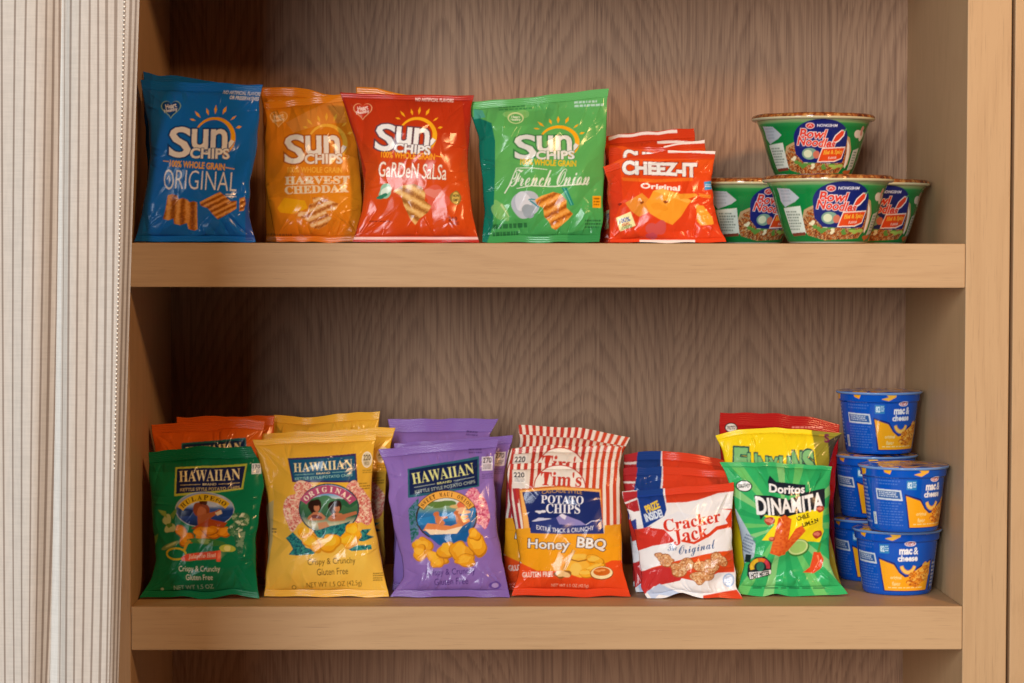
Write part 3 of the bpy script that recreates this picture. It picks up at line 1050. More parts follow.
# --- cheese crackers, orange red
cracker = Art(590, 120, 740, 255, '#dc4a1a')
A = cracker
A.view(600, 120, 7.585)
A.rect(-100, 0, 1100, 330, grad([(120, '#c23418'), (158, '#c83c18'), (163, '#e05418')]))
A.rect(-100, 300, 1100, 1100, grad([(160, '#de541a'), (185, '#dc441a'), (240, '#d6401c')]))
A.poly([(40, 330), (150, 330), (165, 600), (60, 900), (0, 900)], '#c43420', .6)
A.text('CHEEZ-IT', 166, 316, 735, 432, '#efece6', rot=2.2, bold=.055, out=[(.035, '#7c1c14')], warp=lambda u, y: y * (1 - .12 * np.sin(PI * u)))
A.poly([(160, 440), (420, 455), (700, 440), (700, 465), (400, 480), (170, 465)], '#ea7424', .8)
A.text('Original', 300, 492, 598, 545, '#f6ece0', rot=4, bold=.03)
A.view(600, 160, 7.585)
A.poly([(785, 170), (845, 160), (850, 225), (790, 232)], '#3f92c4').smalltext(795, 185, 840, 215, 2, '#dfeaf0', 3)
cr = '#eb9a2c'
A.poly([(185, 330), (310, 255), (365, 305), (400, 380), (290, 435), (230, 390)], '#e08a30').blob(310, 328, 14, 10, '#8c4416', 2)
A.poly([(335, 335), (370, 290), (395, 240), (460, 222), (530, 240), (600, 262), (690, 312), (660, 350), (610, 430), (545, 495), (480, 470), (420, 440), (370, 410), (350, 360)], cr)
A.poly([(395, 240), (460, 222), (690, 312), (660, 330)], '#f2b04a').blob(490, 322, 16, 13, '#8c4416', 3).blob(440, 360, 60, 30, '#e08c22', 5, .2, .7)
A.poly([(580, 262), (720, 258), (740, 275), (650, 300), (600, 300)], '#e8962e').poly([(725, 345), (780, 350), (850, 440), (860, 490), (770, 500), (735, 470)], '#ec9c30').poly([(740, 255), (840, 270), (835, 295), (760, 285)], '#e4802a')
A.blob(420, 530, 60, 75, '#c85450', 3, .3, .9).blob(390, 580, 35, 30, '#b84858', 4, .2, .8).blob(145, 340, 12, 12, '#8c2414', 3)
A.poly([(118, 442), (228, 395), (265, 500), (150, 545)], '#f6e8a8').text('100%', 140, 440, 225, 478, '#44569c', rot=-14, bold=.03).text('REAL', 165, 478, 225, 500, '#c0402c', rot=-14, bold=.03).text('CHEESE', 160, 500, 240, 525, '#2c7a44', rot=-14, bold=.03)
A.rect(300, 608, 720, 640, '#eddcd0')
A.view(0, 0, 1)
A.line([(609, 154), (621, 147), (654, 142), (665, 139.5), (694, 140)], 3.6, '#e6dcd4').line([(668, 151.5), (690, 151.5), (716, 153)], 3.0, '#eadfd6')
refc = Pouch([(603, 167), (607, 178), (607, 195), (609, 215), (610, 244)], [(716, 152), (713, 165), (711.5, 182), (714, 205), (719, 225), (726, 244)], .042, .02, UP_TOP, topdy=[(0, 0), (.16, -6), (.45, -6.5), (.55, -8), (1, 0)], seal=(7, 4), T=.02)
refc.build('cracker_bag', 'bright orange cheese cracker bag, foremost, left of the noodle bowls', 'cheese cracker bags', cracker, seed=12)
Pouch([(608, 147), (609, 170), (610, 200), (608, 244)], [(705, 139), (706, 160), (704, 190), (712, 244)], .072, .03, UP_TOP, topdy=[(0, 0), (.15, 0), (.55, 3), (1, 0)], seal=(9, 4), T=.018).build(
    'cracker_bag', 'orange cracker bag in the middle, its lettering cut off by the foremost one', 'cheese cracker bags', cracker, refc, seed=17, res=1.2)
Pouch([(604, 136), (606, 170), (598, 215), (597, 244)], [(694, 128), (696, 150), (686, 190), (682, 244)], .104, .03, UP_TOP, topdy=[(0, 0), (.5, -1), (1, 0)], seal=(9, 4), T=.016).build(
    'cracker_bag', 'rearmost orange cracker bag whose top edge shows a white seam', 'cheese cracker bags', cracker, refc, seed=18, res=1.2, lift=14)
# ------------------------------------------------------------------ lower shelf
def island_panel(A, q, border, inner, ink, sub, edge=None):
    """brand panel: q = four corners (view units) of the frame"""
    q = np.array(q, float)
    c = q.mean(0)
    A.poly(q, border)
    A.poly(c + (q - c) * (.955, .86), inner)
    w = q[1] - q[0]
    rot = math.degrees(math.atan2(w[1], w[0]))
    W, H = np.linalg.norm(w), np.linalg.norm(q[3] - q[0])
    n = np.array((-w[1], w[0])) / W
    m = c - n * H * .14
    A.text('HAWAIIAN', m[0] - W * .43, m[1] - H * .19, m[0] + W * .43, m[1] + H * .19, ink, rot=rot, font='serif', bold=-.004)
    m = c + n * H * .16
    A.text('BRAND', m[0] - W * .10, m[1] - H * .035, m[0] + W * .10, m[1] + H * .035, ink, rot=rot, bold=.01)
    d = w / W
    for a, b in ((-.42, -.13), (.13, .42)):
        A.line([m + d * W * a, m + d * W * b], H * .02, sub)
    m = c + n * H * .32
    A.text('KETTLE STYLE POTATO CHIPS', m[0] - W * .42, m[1] - H * .055, m[0] + W * .42, m[1] + H * .055, sub, rot=rot, bold=.015)


def banner(A, cx, cy, rx, ry, a0, a1, w, fill, ink, s, edge=None, size=.62):
    """an arched ribbon with lettering along it"""
    if edge:
        A.arc(cx, cy, rx, ry, a0 - 1.5, a1 + 1.5, w + 8, edge)
    A.arc(cx, cy, rx, ry, a0, a1, w, fill)
    n = len(s)
    for i, ch in enumerate(s):
        if ch == ' ':
            continue
        a = math.radians(a0 + (a1 - a0) * (i + .8) / (n + .6))
        x, y = cx + rx * math.cos(a), cy + ry * math.sin(a)
        step = abs(a1 - a0) / (n + .6) * PI / 180 * (rx + ry) / 2
        rot = math.degrees(math.atan2(rx * math.cos(a + PI / 2) * 0 + ry * math.cos(a), -rx * math.sin(a)))
        h, ww = w * size / 2, step * (.22 if ch == 'I' else .40)
        A.text(ch, x - ww, y - h, x + ww, y + h, ink, rot=rot, font='serif', bold=.01)


def chips_heap(A, spots, seed, inks=('#f0b840', '#e09a24', '#c07418')):
    for k, (x, y, rx, ry, rot) in enumerate(spots):
        A.blob(x, y, rx, ry, inks[2], seed + k, .18, rot=rot)
        A.blob(x - rx * .06, y - ry * .08, rx * .9, ry * .86, inks[1], seed + k, .18, rot=rot)
        A.blob(x - rx * .15, y - ry * .2, rx * .62, ry * .55, inks[0], seed + k + 3, .2, .85, rot=rot)


# --- jalapeno, dark green
jal = Art(130, 435, 275, 610, '#117850')
A = jal
A.view(135, 410, 6.827)
A.rect(-50, 250, 900, 420, '#0c6040', .5)
island_panel(A, [(284, 386), (768, 364), (745, 532), (280, 580)], '#b4c048', '#1c2450', '#efe2b0', '#c9b880')
A.rect(798, 366, 862, 436, '#dfe6e4').text('170', 806, 372, 854, 400, '#1c2a44', bold=.02).smalltext(806, 406, 854, 430, 3, '#1c2a44', 3)
A.view(135, 505, 6.827)
A.ell(487, 20, 201, 122, '#b8c0c4').ell(487, 20, 196, 117, grad([(492, '#7c96bc'), (504, '#9cb4d0'), (507, '#3c5c9c'), (516, '#24448c'), (524, '#142a5c')]))
A.poly([(310, -20), (420, -70), (600, -80), (660, -30), (560, 0), (420, -10)], '#c8d0dc', .6).poly([(300, 10), (420, 20), (400, 60), (310, 70)], '#12244c', .8).poly([(560, 30), (680, 20), (680, 60), (600, 70)], '#1c3a7c', .9)
A.blob(470, 20, 45, 75, '#8c4424', 4, .2).blob(478, -45, 28, 32, '#4c2412', 5, .15).blob(470, 60, 34, 60, '#b4683c', 6, .15).poly([(440, 60), (520, 40), (560, 30), (590, 15), (598, 30), (540, 70), (500, 110), (440, 120)], '#a85c34')
A.poly([(560, 40), (600, 20), (608, 45), (575, 60)], '#d8c8a8').poly([(395, 150), (520, 80), (640, 110), (600, 170)], '#a8481c')
chips_heap(A, [(335, 180, 60, 40, 40), (365, 225, 45, 50, 60), (470, 190, 65, 45, 0), (560, 175, 70, 42, 10), (620, 175, 45, 40, -20), (520, 165, 50, 35, 0)], 5, ('#eca024', '#dc8a14', '#a85c10'))
A.blob(500, 240, 110, 26, '#3c7c3c', 4, .15, rot=4).blob(480, 236, 50, 15, '#86a860', 6, .2).blob(250, 268, 70, 16, '#7c9a5c', 5, .1, rot=-28).blob(255, 262, 50, 7, '#b4c68c', 6, .1, rot=-28)
A.arc(290, 325, 66, 38, 0, 360, 13, '#c8b82c').line([(345, 300), (360, 260), (385, 230)], 16, '#c89a28', 22)
A.blob(240, 125, 44, 48, '#b8c890', 7, .4).blob(245, 130, 18, 18, '#5c8c3c', 3, .2).poly([(165, 25), (220, 35), (230, 80), (190, 60)], '#8cac54').poly([(250, 60), (290, 15), (300, 30), (270, 90)], '#6c9444').poly([(110, 230), (165, 190), (150, 250), (120, 290)], '#6c9c4c')
A.blob(715, 120, 66, 70, food(['#9cb890', '#5c8c60', '#2c6c48', '#c4d4b4'], 3.2, 5), 8, .3).poly([(680, 190), (760, 160), (740, 320), (710, 330)], food(['#7ca080', '#2c6c4c', '#4c8060'], 3, 7)).blob(640, 285, 52, 26, '#b4c44c', 5, .1).blob(640, 285, 25, 18, '#dce08c', 6, .1)
A.poly([(322, 350), (360, 325), (598, 295), (596, 372), (570, 372), (566, 352), (380, 372), (330, 372)], '#dc5438').text('Jalape\u00f1o Heat', 372, 318, 566, 358, '#f4dcc8', rot=-6, font='ital')
A.text('Crispy & Crunchy', 308, 404, 592, 452, '#e8ece0', rot=-1, bold=.0).text('Gluten Free', 356, 462, 540, 502, '#e8ece0', rot=-1)
A.text('NET WT 1.5 OZ', 268, 540, 540, 572, '#a8c4b4', rot=-3).ell(188, 572, 10, 10, '#a8c4b4')
banner(A, 490, 85, 190, 150, -152, -36, 48, '#d8b424', '#4c2c14', 'HULAPE\u00d1O')
refj = Pouch([(149.5, 452), (149, 470), (151, 500), (153, 530), (156, 560), (151, 580), (139.5, 599)], [(251, 447), (260, 462), (264, 485), (260, 510), (256, 535), (256, 570), (259, 598)], .046, .03, LO_TOP, topdy=[(0, 0), (.5, -3), (1, 0)], botdy=[(0, 0), (.35, -3), (.5, 1), (.8, -4), (1, 0)], seal=(11, 7))
refj.build('chip_bag', 'dark green jalape\u00f1o potato chip bag at the curtain end of the lower shelf', None, jal, seed=41)

ora = Art(140, 405, 285, 610, '#d4601c')
A = ora
A.view(135, 410, 6.827)
A.rect(0, 0, 1000, 1300, grad([(415, '#cc5818'), (440, '#d8641c'), (600, '#c85818')]))
island_panel(A, [(322, 222), (760, 186), (768, 360), (330, 400)], '#1c6c74', '#1c3054', '#efe2b0', '#9cc4c0')
A.ell(540, 640, 200, 200, '#e8c890').text('Crispy & Crunchy', 350, 980, 700, 1030, '#3c1c10').text('Gluten Free', 400, 1040, 650, 1090, '#3c1c10')
refor = Pouch([(151.5, 424), (153, 440), (157, 460), (158, 520), (153, 597)], [(265, 421), (262, 440), (258, 480), (256, 520), (258, 597)], .092, .03, LO_TOP, T=.018, topdy=[(0, 0), (.55, 0), (.64, -4), (.85, -3), (1, 0)], seal=(9, 7))
refor.build('chip_bag', 'orange potato chip bag behind the dark green bag, its navy panel half showing', 'orange potato chip bags', ora, seed=43, res=1.3, crumple=1.3)
Pouch([(176, 417.5), (178, 440), (180, 500), (176, 597)], [(275, 416), (273, 440), (268, 500), (272, 597)], .13, .03, LO_TOP, seal=(9, 7)).build(
    'chip_bag', 'orange potato chip bag at the very back, only a strip above the other orange bag', 'orange potato chip bags', ora, refor, seed=44, res=1.0)

# --- yellow
yel = Art(245, 405, 405, 610, '#e2b03c')
A = yel
A.view(0, 0, 1).rect(245, 405, 405, 610, grad([(435, '#e0ac38'), (500, '#dfac38'), (560, '#e8bc4c'), (600, '#e2b040')]))
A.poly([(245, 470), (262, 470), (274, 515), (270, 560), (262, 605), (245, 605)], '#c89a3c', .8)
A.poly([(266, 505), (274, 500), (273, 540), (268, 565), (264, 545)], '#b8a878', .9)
A.view(250, 405, 6.827)
A.smalltext(150, 840, 190, 880, 2, '#2c3c3c', 9)
island_panel(A, [(262, 360), (726, 328), (738, 520), (296, 518)], '#3c2c5c', '#1c5474', '#efdca4', '#8cc0b4')
A.ell(800, 372, 34, 54, '#efe6cc').ell(800, 372, 28, 47, '#d8c8a0').text('220', 776, 338, 824, 378, '#3c2c18', bold=.02).smalltext(780, 386, 820, 412, 3, '#3c2c18', 2).smalltext(772, 440, 840, 470, 2, '#8c6c24', 4).smalltext(735, 528, 820, 580, 3, '#6c4c1c', 5)
A.view(250, 505, 6.827)
flor = food(['#e8b4a0', '#d87c70', '#f0d4b4', '#c8584c', '#e8a890'], 1.6, 12)
A.blob(310, 30, 66, 140, flor, 3, .15).blob(765, 10, 66, 130, flor, 5, .15).blob(370, -110, 70, 60, flor, 6, .2).blob(720, -100, 60, 60, flor, 7, .2)
A.ell(545, 15, 205, 172, '#24404c').ell(545, 15, 196, 164, grad([(483, '#a8c8dc'), (492, '#5c9cc8'), (497, '#c4d0c8'), (500, '#4c7c50'), (515, '#2c5c40'), (523, '#c8c4a0'), (532, '#2c6c70')]))
A.blob(440, -40, 60, 30, '#3c7048', 3, .3).blob(660, -30, 60, 40, '#2c6040', 4, .3).blob(545, -45, 60, 30, '#4c8058', 5, .3)
for (x, y) in ((455, -10), (592, -5)):
    A.blob(x - 4, y + 6, 40, 54, '#2c1810', 3, .15).blob(x + 10, y + 16, 19, 27, '#b87650', 4, .05).blob(x + 2, y - 16, 30, 18, '#2c1810', 6, .1).rect(x + 2, y + 36, x + 20, y + 56, '#a86844').poly([(x - 45, y + 75), (x - 10, y + 45), (x + 40, y + 50), (x + 70, y + 80), (x + 60, y + 100), (x - 30, y + 105), (x - 55, y + 92)], '#b8744c').blob(x + 8, y + 78, 34, 14, '#6c2c24', 5, .2)
A.poly([(560, 70), (730, 35), (735, 55), (600, 95)], '#b06c48').poly([(470, 110), (530, 100), (560, 150), (480, 160)], '#c48c64')
leaf = food(['#1c6470', '#2c8480', '#124c5c', '#3c9488'], 1.7, 9)
A.poly([(440, 170), (560, 130), (660, 110), (690, 100), (640, 200), (560, 220), (470, 210)], leaf)
A.poly([(250, 220), (300, 175), (360, 230), (390, 280), (470, 300), (440, 325), (330, 335), (270, 330), (300, 290), (280, 250)], leaf).poly([(720, 215), (770, 160), (830, 160), (800, 195), (850, 215), (780, 240), (740, 235)], leaf).poly([(670, 290), (740, 265), (830, 265), (835, 295), (760, 300), (700, 305)], leaf)
chips_heap(A, [(400, 190, 55, 50, 20), (430, 245, 75, 50, 30), (710, 170, 50, 55, -30), (680, 235, 65, 50, -25), (560, 250, 70, 62, 0)], 4, ('#f6c030', '#eca81c', '#d08a14'))
A.text('Crispy & Crunchy', 400, 352, 724, 408, '#4c3418', rot=-2).text('Gluten Free', 462, 422, 672, 470, '#4c3418', rot=-2)
A.text('NET WT 1.5 OZ (42.5g)', 390, 518, 764, 566, '#5c4014', rot=-2).ell(302, 562, 16, 16, '#6c4c18').ell(302, 562, 11, 11, '#e8bc4c').smalltext(842, 460, 912, 525, 4, '#5c4018', 8)
banner(A, 540, 60, 195, 178, -150, -30, 56, '#b04c70', '#f0dcc8', 'ORIGINAL')
refy = Pouch([(253, 440), (257, 455), (263, 475), (268, 500), (270, 530), (267, 560), (264, 599)], [(375.5, 435), (374, 455), (372, 480), (371.5, 512), (377, 534), (382, 562), (388.5, 597)], .055, .03, LO_TOP, topdy=[(0, 0), (.3, -1), (.7, 0), (1, 0)], seal=(6, 7))
refy.build('chip_bag', 'yellow potato chip bag with a pink banner, foremost of the yellow bags', 'yellow potato chip bags', yel, seed=52, crumple=.9)
Pouch([(261, 434), (263, 470), (268, 530), (268, 597)], [(395, 428), (391, 445), (386, 480), (384, 520), (386, 597)], .105, .03, LO_TOP, seal=(9, 7)).build(
    'chip_bag', 'yellow bag between the foremost and rearmost yellow bags, its right corner sticking out', 'yellow potato chip bags', yel, refy, seed=53, res=1.1)
Pouch([(273.5, 415.5), (273, 435), (275, 480), (276, 540), (276, 597)], [(380, 412), (378, 430), (374, 480), (374, 540), (376, 597)], .155, .03, LO_TOP, topdy=[(0, 0), (.25, 3), (.5, 2), (.75, 0), (1, 0)], seal=(8, 7)).build(
    'chip_bag', 'rearmost yellow potato chip bag with a creased golden top', 'yellow potato chip bags', yel, refy, seed=57, res=1.2, crumple=1.6)

# --- purple
pur = Art(370, 405, 525, 610, '#8468ae')
A = pur
A.view(0, 0, 1).rect(370, 405, 525, 610, grad([(435, '#7c60aa'), (480, '#8a6cb2'), (560, '#8668ac'), (600, '#7a5ea4')]))
A.view(375, 410, 6.827)
island_panel(A, [(224, 396), (710, 310), (712, 515), (228, 592)], '#2c6070', '#18244c', '#d8d88c', '#9ca8a0')
A.smalltext(640, 262, 730, 300, 2, '#4c3870', 3)
for x, y, s_ in ((766, 362, 1.0), (846, 348, .8)):
    A.rect(x - 38 * s_, y - 48, x + 38 * s_, y + 48, '#d8d0d8').text('270' if s_ == 1 else '270', x - 30 * s_, y - 42, x + 30 * s_, y - 4, '#2c2438', bold=.02).smalltext(x - 30 * s_, y + 6, x + 30 * s_, y + 42, 4, '#2c2438', 3)
A.smalltext(730, 430, 810, 470, 3, '#5c4880', 6)
flor = food(['#d8708c', '#e89cac', '#c04c6c', '#f0b8b8'], 1.8, 17)
A.blob(690, 640, 75, 110, flor, 5, .2)
A.view(375, 505, 6.827)
A.poly([(228, 20), (300, -60), (300, 190), (250, 250)], food(['#1c5c50', '#5c7c9c', '#2c7060'], 1.5, 4)).blob(735, 70, 42, 90, flor, 4, .2)
A.ell(490, 70, 208, 170, '#3c2c24').ell(490, 70, 198, 160, grad([(491, '#bcd0d0'), (500, '#d8dccc'), (506, '#7c9c78'), (512, '#2c70a4'), (530, '#1c5890'), (545, '#1c6098')]))
A.blob(450, -20, 90, 26, '#5c7c3c', 3, .2).blob(590, 0, 60, 20, '#d0b070', 4, .2).poly([(290, 80), (400, 60), (520, 40), (690, 10), (690, 40), (560, 90), (420, 110), (300, 125)], '#2c7cb4')
A.poly([(360, 110), (520, 130), (640, 80), (650, 100), (540, 165), (400, 175), (330, 160)], '#d8844c').poly([(340, 150), (480, 160), (600, 130), (560, 180), (380, 190)], '#f0d4b0')
for x, y, r_ in ((420, 50, 1), (560, 45, 1.1)):
    A.blob(x, y, 18 * r_, 20 * r_, '#c87040', 3, .1).poly([(x - 10, y + 14), (x + 20, y + 10), (x + 60, y + 60), (x + 40, y + 85), (x - 5, y + 60)], '#cc7c4c').poly([(x + 10, y + 20), (x + 75, y + 15), (x + 78, y + 28), (x + 20, y + 40)], '#cc7c4c')
A.blob(590, -5, 34, 26, '#d86c48', 6, .2).blob(600, 30, 50, 18, '#e8b488', 7, .3)
A.poly([(370, 205), (640, 170), (650, 235), (440, 262)], '#1c5c98')
chips_heap(A, [(330, 265, 70, 55, 30), (310, 320, 50, 55, 70), (420, 350, 75, 48, 20), (430, 385, 45, 40, 0), (500, 300, 70, 62, 20), (590, 310, 75, 80, 0), (700, 265, 60, 85, 0), (680, 190, 45, 40, 0), (620, 370, 80, 42, -10)], 8, ('#f0b434', '#e09a20', '#b87414'))
A.text('Crispy & Crunchy', 348, 424, 684, 482, '#3c2468', rot=-2).text('Gluten Free', 406, 490, 636, 538, '#3c2468', rot=-2)
A.blob(820, 545, 38, 30, '#5c4090', 4, .1).ell(820, 545, 24, 18, '#a48cc4')
banner(A, 485, 90, 195, 175, -150, -28, 46, '#e8a848', '#4c2c18', 'SWEET MAUI ONION', edge='#4c3420')
refp = Pouch([(378, 450), (384, 461), (388.5, 475), (389, 500), (393, 525), (401, 555), (404, 577), (390, 598)], [(499, 439), (496, 455), (494, 480), (496, 510), (498, 535), (503, 562), (510, 597)], .055, .03, LO_TOP, topdy=[(0, 0), (.45, -1.5), (1, 0)], seal=(8, 7))
refp.build('chip_bag', 'purple maui onion potato chip bag, foremost of the purple bags', 'purple potato chip bags', pur, seed=61)
Pouch([(394, 443), (394, 480), (396, 540), (392, 597)], [(512.5, 434.5), (508, 458), (502, 485), (500, 530), (505, 597)], .10, .03, LO_TOP, seal=(8, 7)).build(
    'chip_bag', 'purple bag in the middle, its right edge showing beside the striped bags', 'purple potato chip bags', pur, refp, seed=62, res=1.2)
Pouch([(387.5, 419.5), (391, 440), (394, 480), (394, 597)], [(498, 419), (490, 436), (488, 480), (492, 597)], .155, .03, LO_TOP, seal=(13, 7)).build(
    'chip_bag', 'rearmost purple potato chip bag with a flat plain top seal', 'purple potato chip bags', pur, refp, seed=63, res=1.2, crumple=.7)

# --- striped, honey bbq
tim = Art(500, 405, 645, 615, '#e6dccd')
A = tim
A.view(500, 415, 6.827)
for k in range(22):
    x = 8 + k * 47.5
    xt = x + 28
    A.poly([(xt, -70), (xt + 25, -70), (xt + 25, 200), (x + 25, 480), (x + 25, 1400), (x, 1400), (x, 480), (xt, 200)], '#b8392c' if x < 560 else '#c8482a')  # left stripes cooler, right ones warmer: each flank's light put into the ink
A.poly([(40, 600), (170, 600), (205, 1010), (90, 1000)], '#e6dccd')
for k in range(4):
    A.poly([(50 + k * 34, 500), (70 + k * 34, 500), (112 + k * 36, 800), (150 + k * 26, 980), (128 + k * 26, 980), (92 + k * 36, 800)], '#a83038')  # cool light on the left flank painted into these reds
A.rect(84, 376, 190, 498, '#e0d8cc').rect(92, 384, 172, 460, '#ece6dc').text('220', 94, 390, 166, 426, '#2c2c34', bold=.03).smalltext(98, 432, 168, 456, 3, '#5c5c60', 3)
A.ell(405, 490, 178, 148, '#b8392c').ell(405, 490, 171, 141, '#eae4d8')
A.text("Tim's", 276, 388, 556, 484, '#c43c2c', rot=2, font='serif', bold=.01, shear=.05)
A.poly([(128, 505), (300, 485), (420, 480), (560, 492), (688, 500), (708, 1200), (205, 1200)], '#c8702c').poly([(136, 512), (420, 488), (682, 508), (700, 1200), (210, 1200)], '#f0b060').poly([(150, 524), (300, 510), (420, 508), (560, 512), (676, 522), (692, 700), (706, 820), (206, 820), (190, 700)], '#1e2c66')
A.text('CASCADE STYLE', 284, 512, 556, 536, '#c89c50', arc=10, bold=.0)
A.text('POTATO', 278, 545, 566, 600, '#e4e4ea', font='serif', rot=1, bold=.0).text('CHIPS', 312, 602, 542, 664, '#e4e4ea', font='serif', rot=1, bold=.0)
A.blob(275, 654, 28, 12, '#d8d8e0', 3, .3)
A.view(500, 505, 6.827)
A.poly([(215, 105), (260, 80), (330, 82), (380, 75), (420, 50), (470, 72), (540, 98), (580, 125), (620, 100), (690, 92), (704, 185), (206, 185)], '#2c3878')
A.poly([(215, 105), (260, 80), (330, 82), (350, 85), (300, 95), (240, 105)], '#c8c8dc').poly([(380, 78), (420, 50), (470, 72), (545, 100), (582, 126), (500, 130), (400, 120)], '#8c84bc').poly([(400, 62), (420, 50), (450, 66), (440, 90), (420, 80)], '#dcd8e8').line([(580, 125), (620, 100), (690, 94)], 6, '#c0c0d8')
A.text('EXTRA THICK & CRUNCHY', 246, 128, 634, 158, '#d8d8e4', arc=-20, bold=.01)
A.poly([(60, 170), (205, 150), (206, 186), (706, 186), (708, 130), (900, 130), (900, 390), (700, 400), (450, 440), (250, 445), (150, 400), (60, 330)], grad([(527, '#e6a028'), (545, '#eea01c'), (570, '#e89a1c')]))
A.text('Honey', 190, 226, 470, 312, '#e8e4dc', rot=1, bold=.02, out=[(.05, '#5c3a1c')]).text('BBQ', 520, 214, 720, 300, '#e8e4dc', rot=6, bold=.03, out=[(.05, '#5c3a1c')])
A.poly([(60, 395), (150, 400), (250, 445), (450, 440), (700, 400), (760, 375), (900, 380), (920, 660), (40, 660)], grad([(562, '#e0501c'), (590, '#d8421c'), (600, '#c83c1c')]))
A.text('GLUTEN FREE', 152, 452, 358, 488, '#f0dccb', rot=-4, bold=.02)
A.blob(535, 345, 52, 26, '#f0bc48', 3, .1).blob(530, 420, 75, 72, '#eeb23c', 4, .1).line([(480, 362), (530, 376), (588, 366)], 8, '#8c5418').ell(515, 430, 40, 45, '#f6c860', alpha=.7)
chips_heap(A, [(645, 365, 62, 32, 10), (590, 460, 60, 30, -10), (650, 420, 70, 26, -20)], 5, ('#f4c450', '#e8a82c', '#b87818'))
A.line([(500, 296), (470, 360), (430, 435)], 22, '#8c5c28', 18).line([(500, 296), (470, 360), (430, 435)], 16, '#e8b870', 12).blob(425, 465, 52, 30, '#8c5c28', 3, .2).blob(425, 463, 45, 24, '#e6c084', 5, .2)
A.ell(692, 462, 80, 48, '#8c4c1c').ell(692, 460, 74, 43, '#f0d8a0').ell(692, 452, 58, 30, '#c8641c').blob(680, 444, 30, 10, '#e8984c', 3, .3)
A.text('NET WT 1.5 OZ (42.5g)', 350, 536, 602, 566, '#f0c0a0', rot=1)
reft = Pouch([(510, 464), (507, 477), (509, 497), (512, 515), (516, 535), (520, 560), (518, 577), (511.5, 597)], [(618, 462), (620, 480), (620.5, 500), (621, 520), (622, 545), (622, 562), (625, 580), (631, 597)], .055, .03, LO_TOP, seal=(6, 8))
reft.build('chip_bag', 'red and white striped honey barbecue bag in front, its blue panel fully visible', 'striped potato chip bags', tim, seed=71, crumple=.8)
Pouch([(511, 449), (507, 465), (506, 500), (504, 540), (503, 597)], [(622, 447), (620, 470), (617, 500), (616, 540), (620, 597)], .095, .03, LO_TOP, topdy=[(0, 0), (.35, -3), (.7, -1), (1, 0)], seal=(6, 8)).build(
    'chip_bag', 'striped bag in the middle, its white name oval peeking over the front one', 'striped potato chip bags', tim, reft, seed=72, res=1.4, crumple=.8)
Pouch([(519, 424.5), (519, 445), (516, 500), (512, 597)], [(630, 438), (622, 456), (617, 480), (616, 540), (620, 597)], .145, .03, LO_TOP, topdy=[(0, 0), (.55, -4), (1, 0)], seal=(9, 8)).build(
    'chip_bag', 'rearmost striped bag, only its striped top visible, right corner pointing outward', 'striped potato chip bags', tim, reft, seed=73, res=1.4, crumple=.8, lift=24, seal_dx=3.4)

# --- caramel popcorn, red white and blue
pop = Art(612, 435, 755, 612, '#e4e4e4')
A = pop
A.view(615, 440, 6.827)
A.poly([(30, 150), (155, 150), (150, 400), (165, 480), (130, 490), (60, 460)], '#a82c30').line([(40, 350), (150, 343)], 14, '#d8d4d4').line([(50, 440), (150, 400)], 12, '#d8d4d4')
A.poly([(100, 560), (140, 535), (150, 640), (110, 660)], '#2c3c8c')
A.rect(150, 150, 330, 400, '#1c3c80').poly([(150, 380), (330, 370), (345, 470), (330, 510), (190, 600), (165, 460)], '#1c3c88')
A.text('PRIZE', 200, 428, 300, 478, '#e8c83c', rot=-24, bold=.04).text('INSIDE!', 196, 482, 318, 536, '#d8e4f0', rot=-18, bold=.04)
A.poly([(330, 150), (820, 150), (820, 350), (700, 362), (560, 405), (480, 420), (345, 425)], '#d04024')
A.poly([(130, 610), (240, 580), (330, 600), (400, 680), (250, 715), (150, 760)], '#c83428').poly([(710, 470), (800, 470), (800, 620), (760, 560)], '#cc4020')
A.poly([(230, 590), (340, 515), (720, 470), (790, 480), (740, 560), (520, 700), (400, 670), (330, 600)], '#e8e6e4')
A.poly([(330, 520), (420, 480), (500, 500), (620, 500), (330, 560)], '#dce0e6', .8)
o = [(.03, '#f2eeea')]
A.text('Cracker', 318, 505, 718, 588, '#cc3422', rot=-9, font='serif', bold=.012, out=o).text('Jack', 382, 586, 628, 690, '#cc3422', rot=-9, font='serif', bold=.012, out=o)
A.view(615, 510, 6.827)
A.line([(440, 195), (530, 215), (640, 160), (690, 120), (780, 105)], 14, '#d0401f', 30)
A.text('The', 348, 216, 412, 266, '#2c5c94', rot=-6, font='script').text('Original', 424, 212, 682, 302, '#1e5088', rot=-9, font='script')
A.poly([(160, 430), (250, 385), (400, 340), (560, 305), (700, 275), (810, 270), (815, 425), (700, 425), (560, 480), (430, 460), (300, 500), (210, 540), (170, 520)], grad([(550, '#d8501c'), (585, '#cc3c24')]))
A.poly([(170, 420), (330, 370), (470, 430), (440, 480), (260, 520), (200, 580), (170, 520)], '#bc3030')
corn = food(['#e0a870', '#d08c54', '#f0cc9c', '#b87040', '#e8b884'], 1.6, 3, edge=.3)
for k, (x, y, a, b_) in enumerate(((300, 310, 32, 22), (345, 335, 50, 32), (450, 385, 72, 55), (590, 450, 65, 50), (620, 380, 65, 55), (700, 330, 48, 45))):
    A.blob(x, y, a + 5, b_ + 5, '#9c5c30', k, .25).blob(x, y, a, b_, corn, k, .25)
A.ell(775, 480, 40, 48, '#9cb4d4').ell(775, 480, 30, 36, '#dce2ea').smalltext(755, 455, 795, 505, 4, '#3c64a0', 2)
A.poly([(600, 585), (740, 560), (830, 545), (900, 640), (600, 640)], '#d04424').poly([(215, 560), (300, 500), (440, 570), (430, 600), (300, 580), (260, 620)], '#b8c8e0')
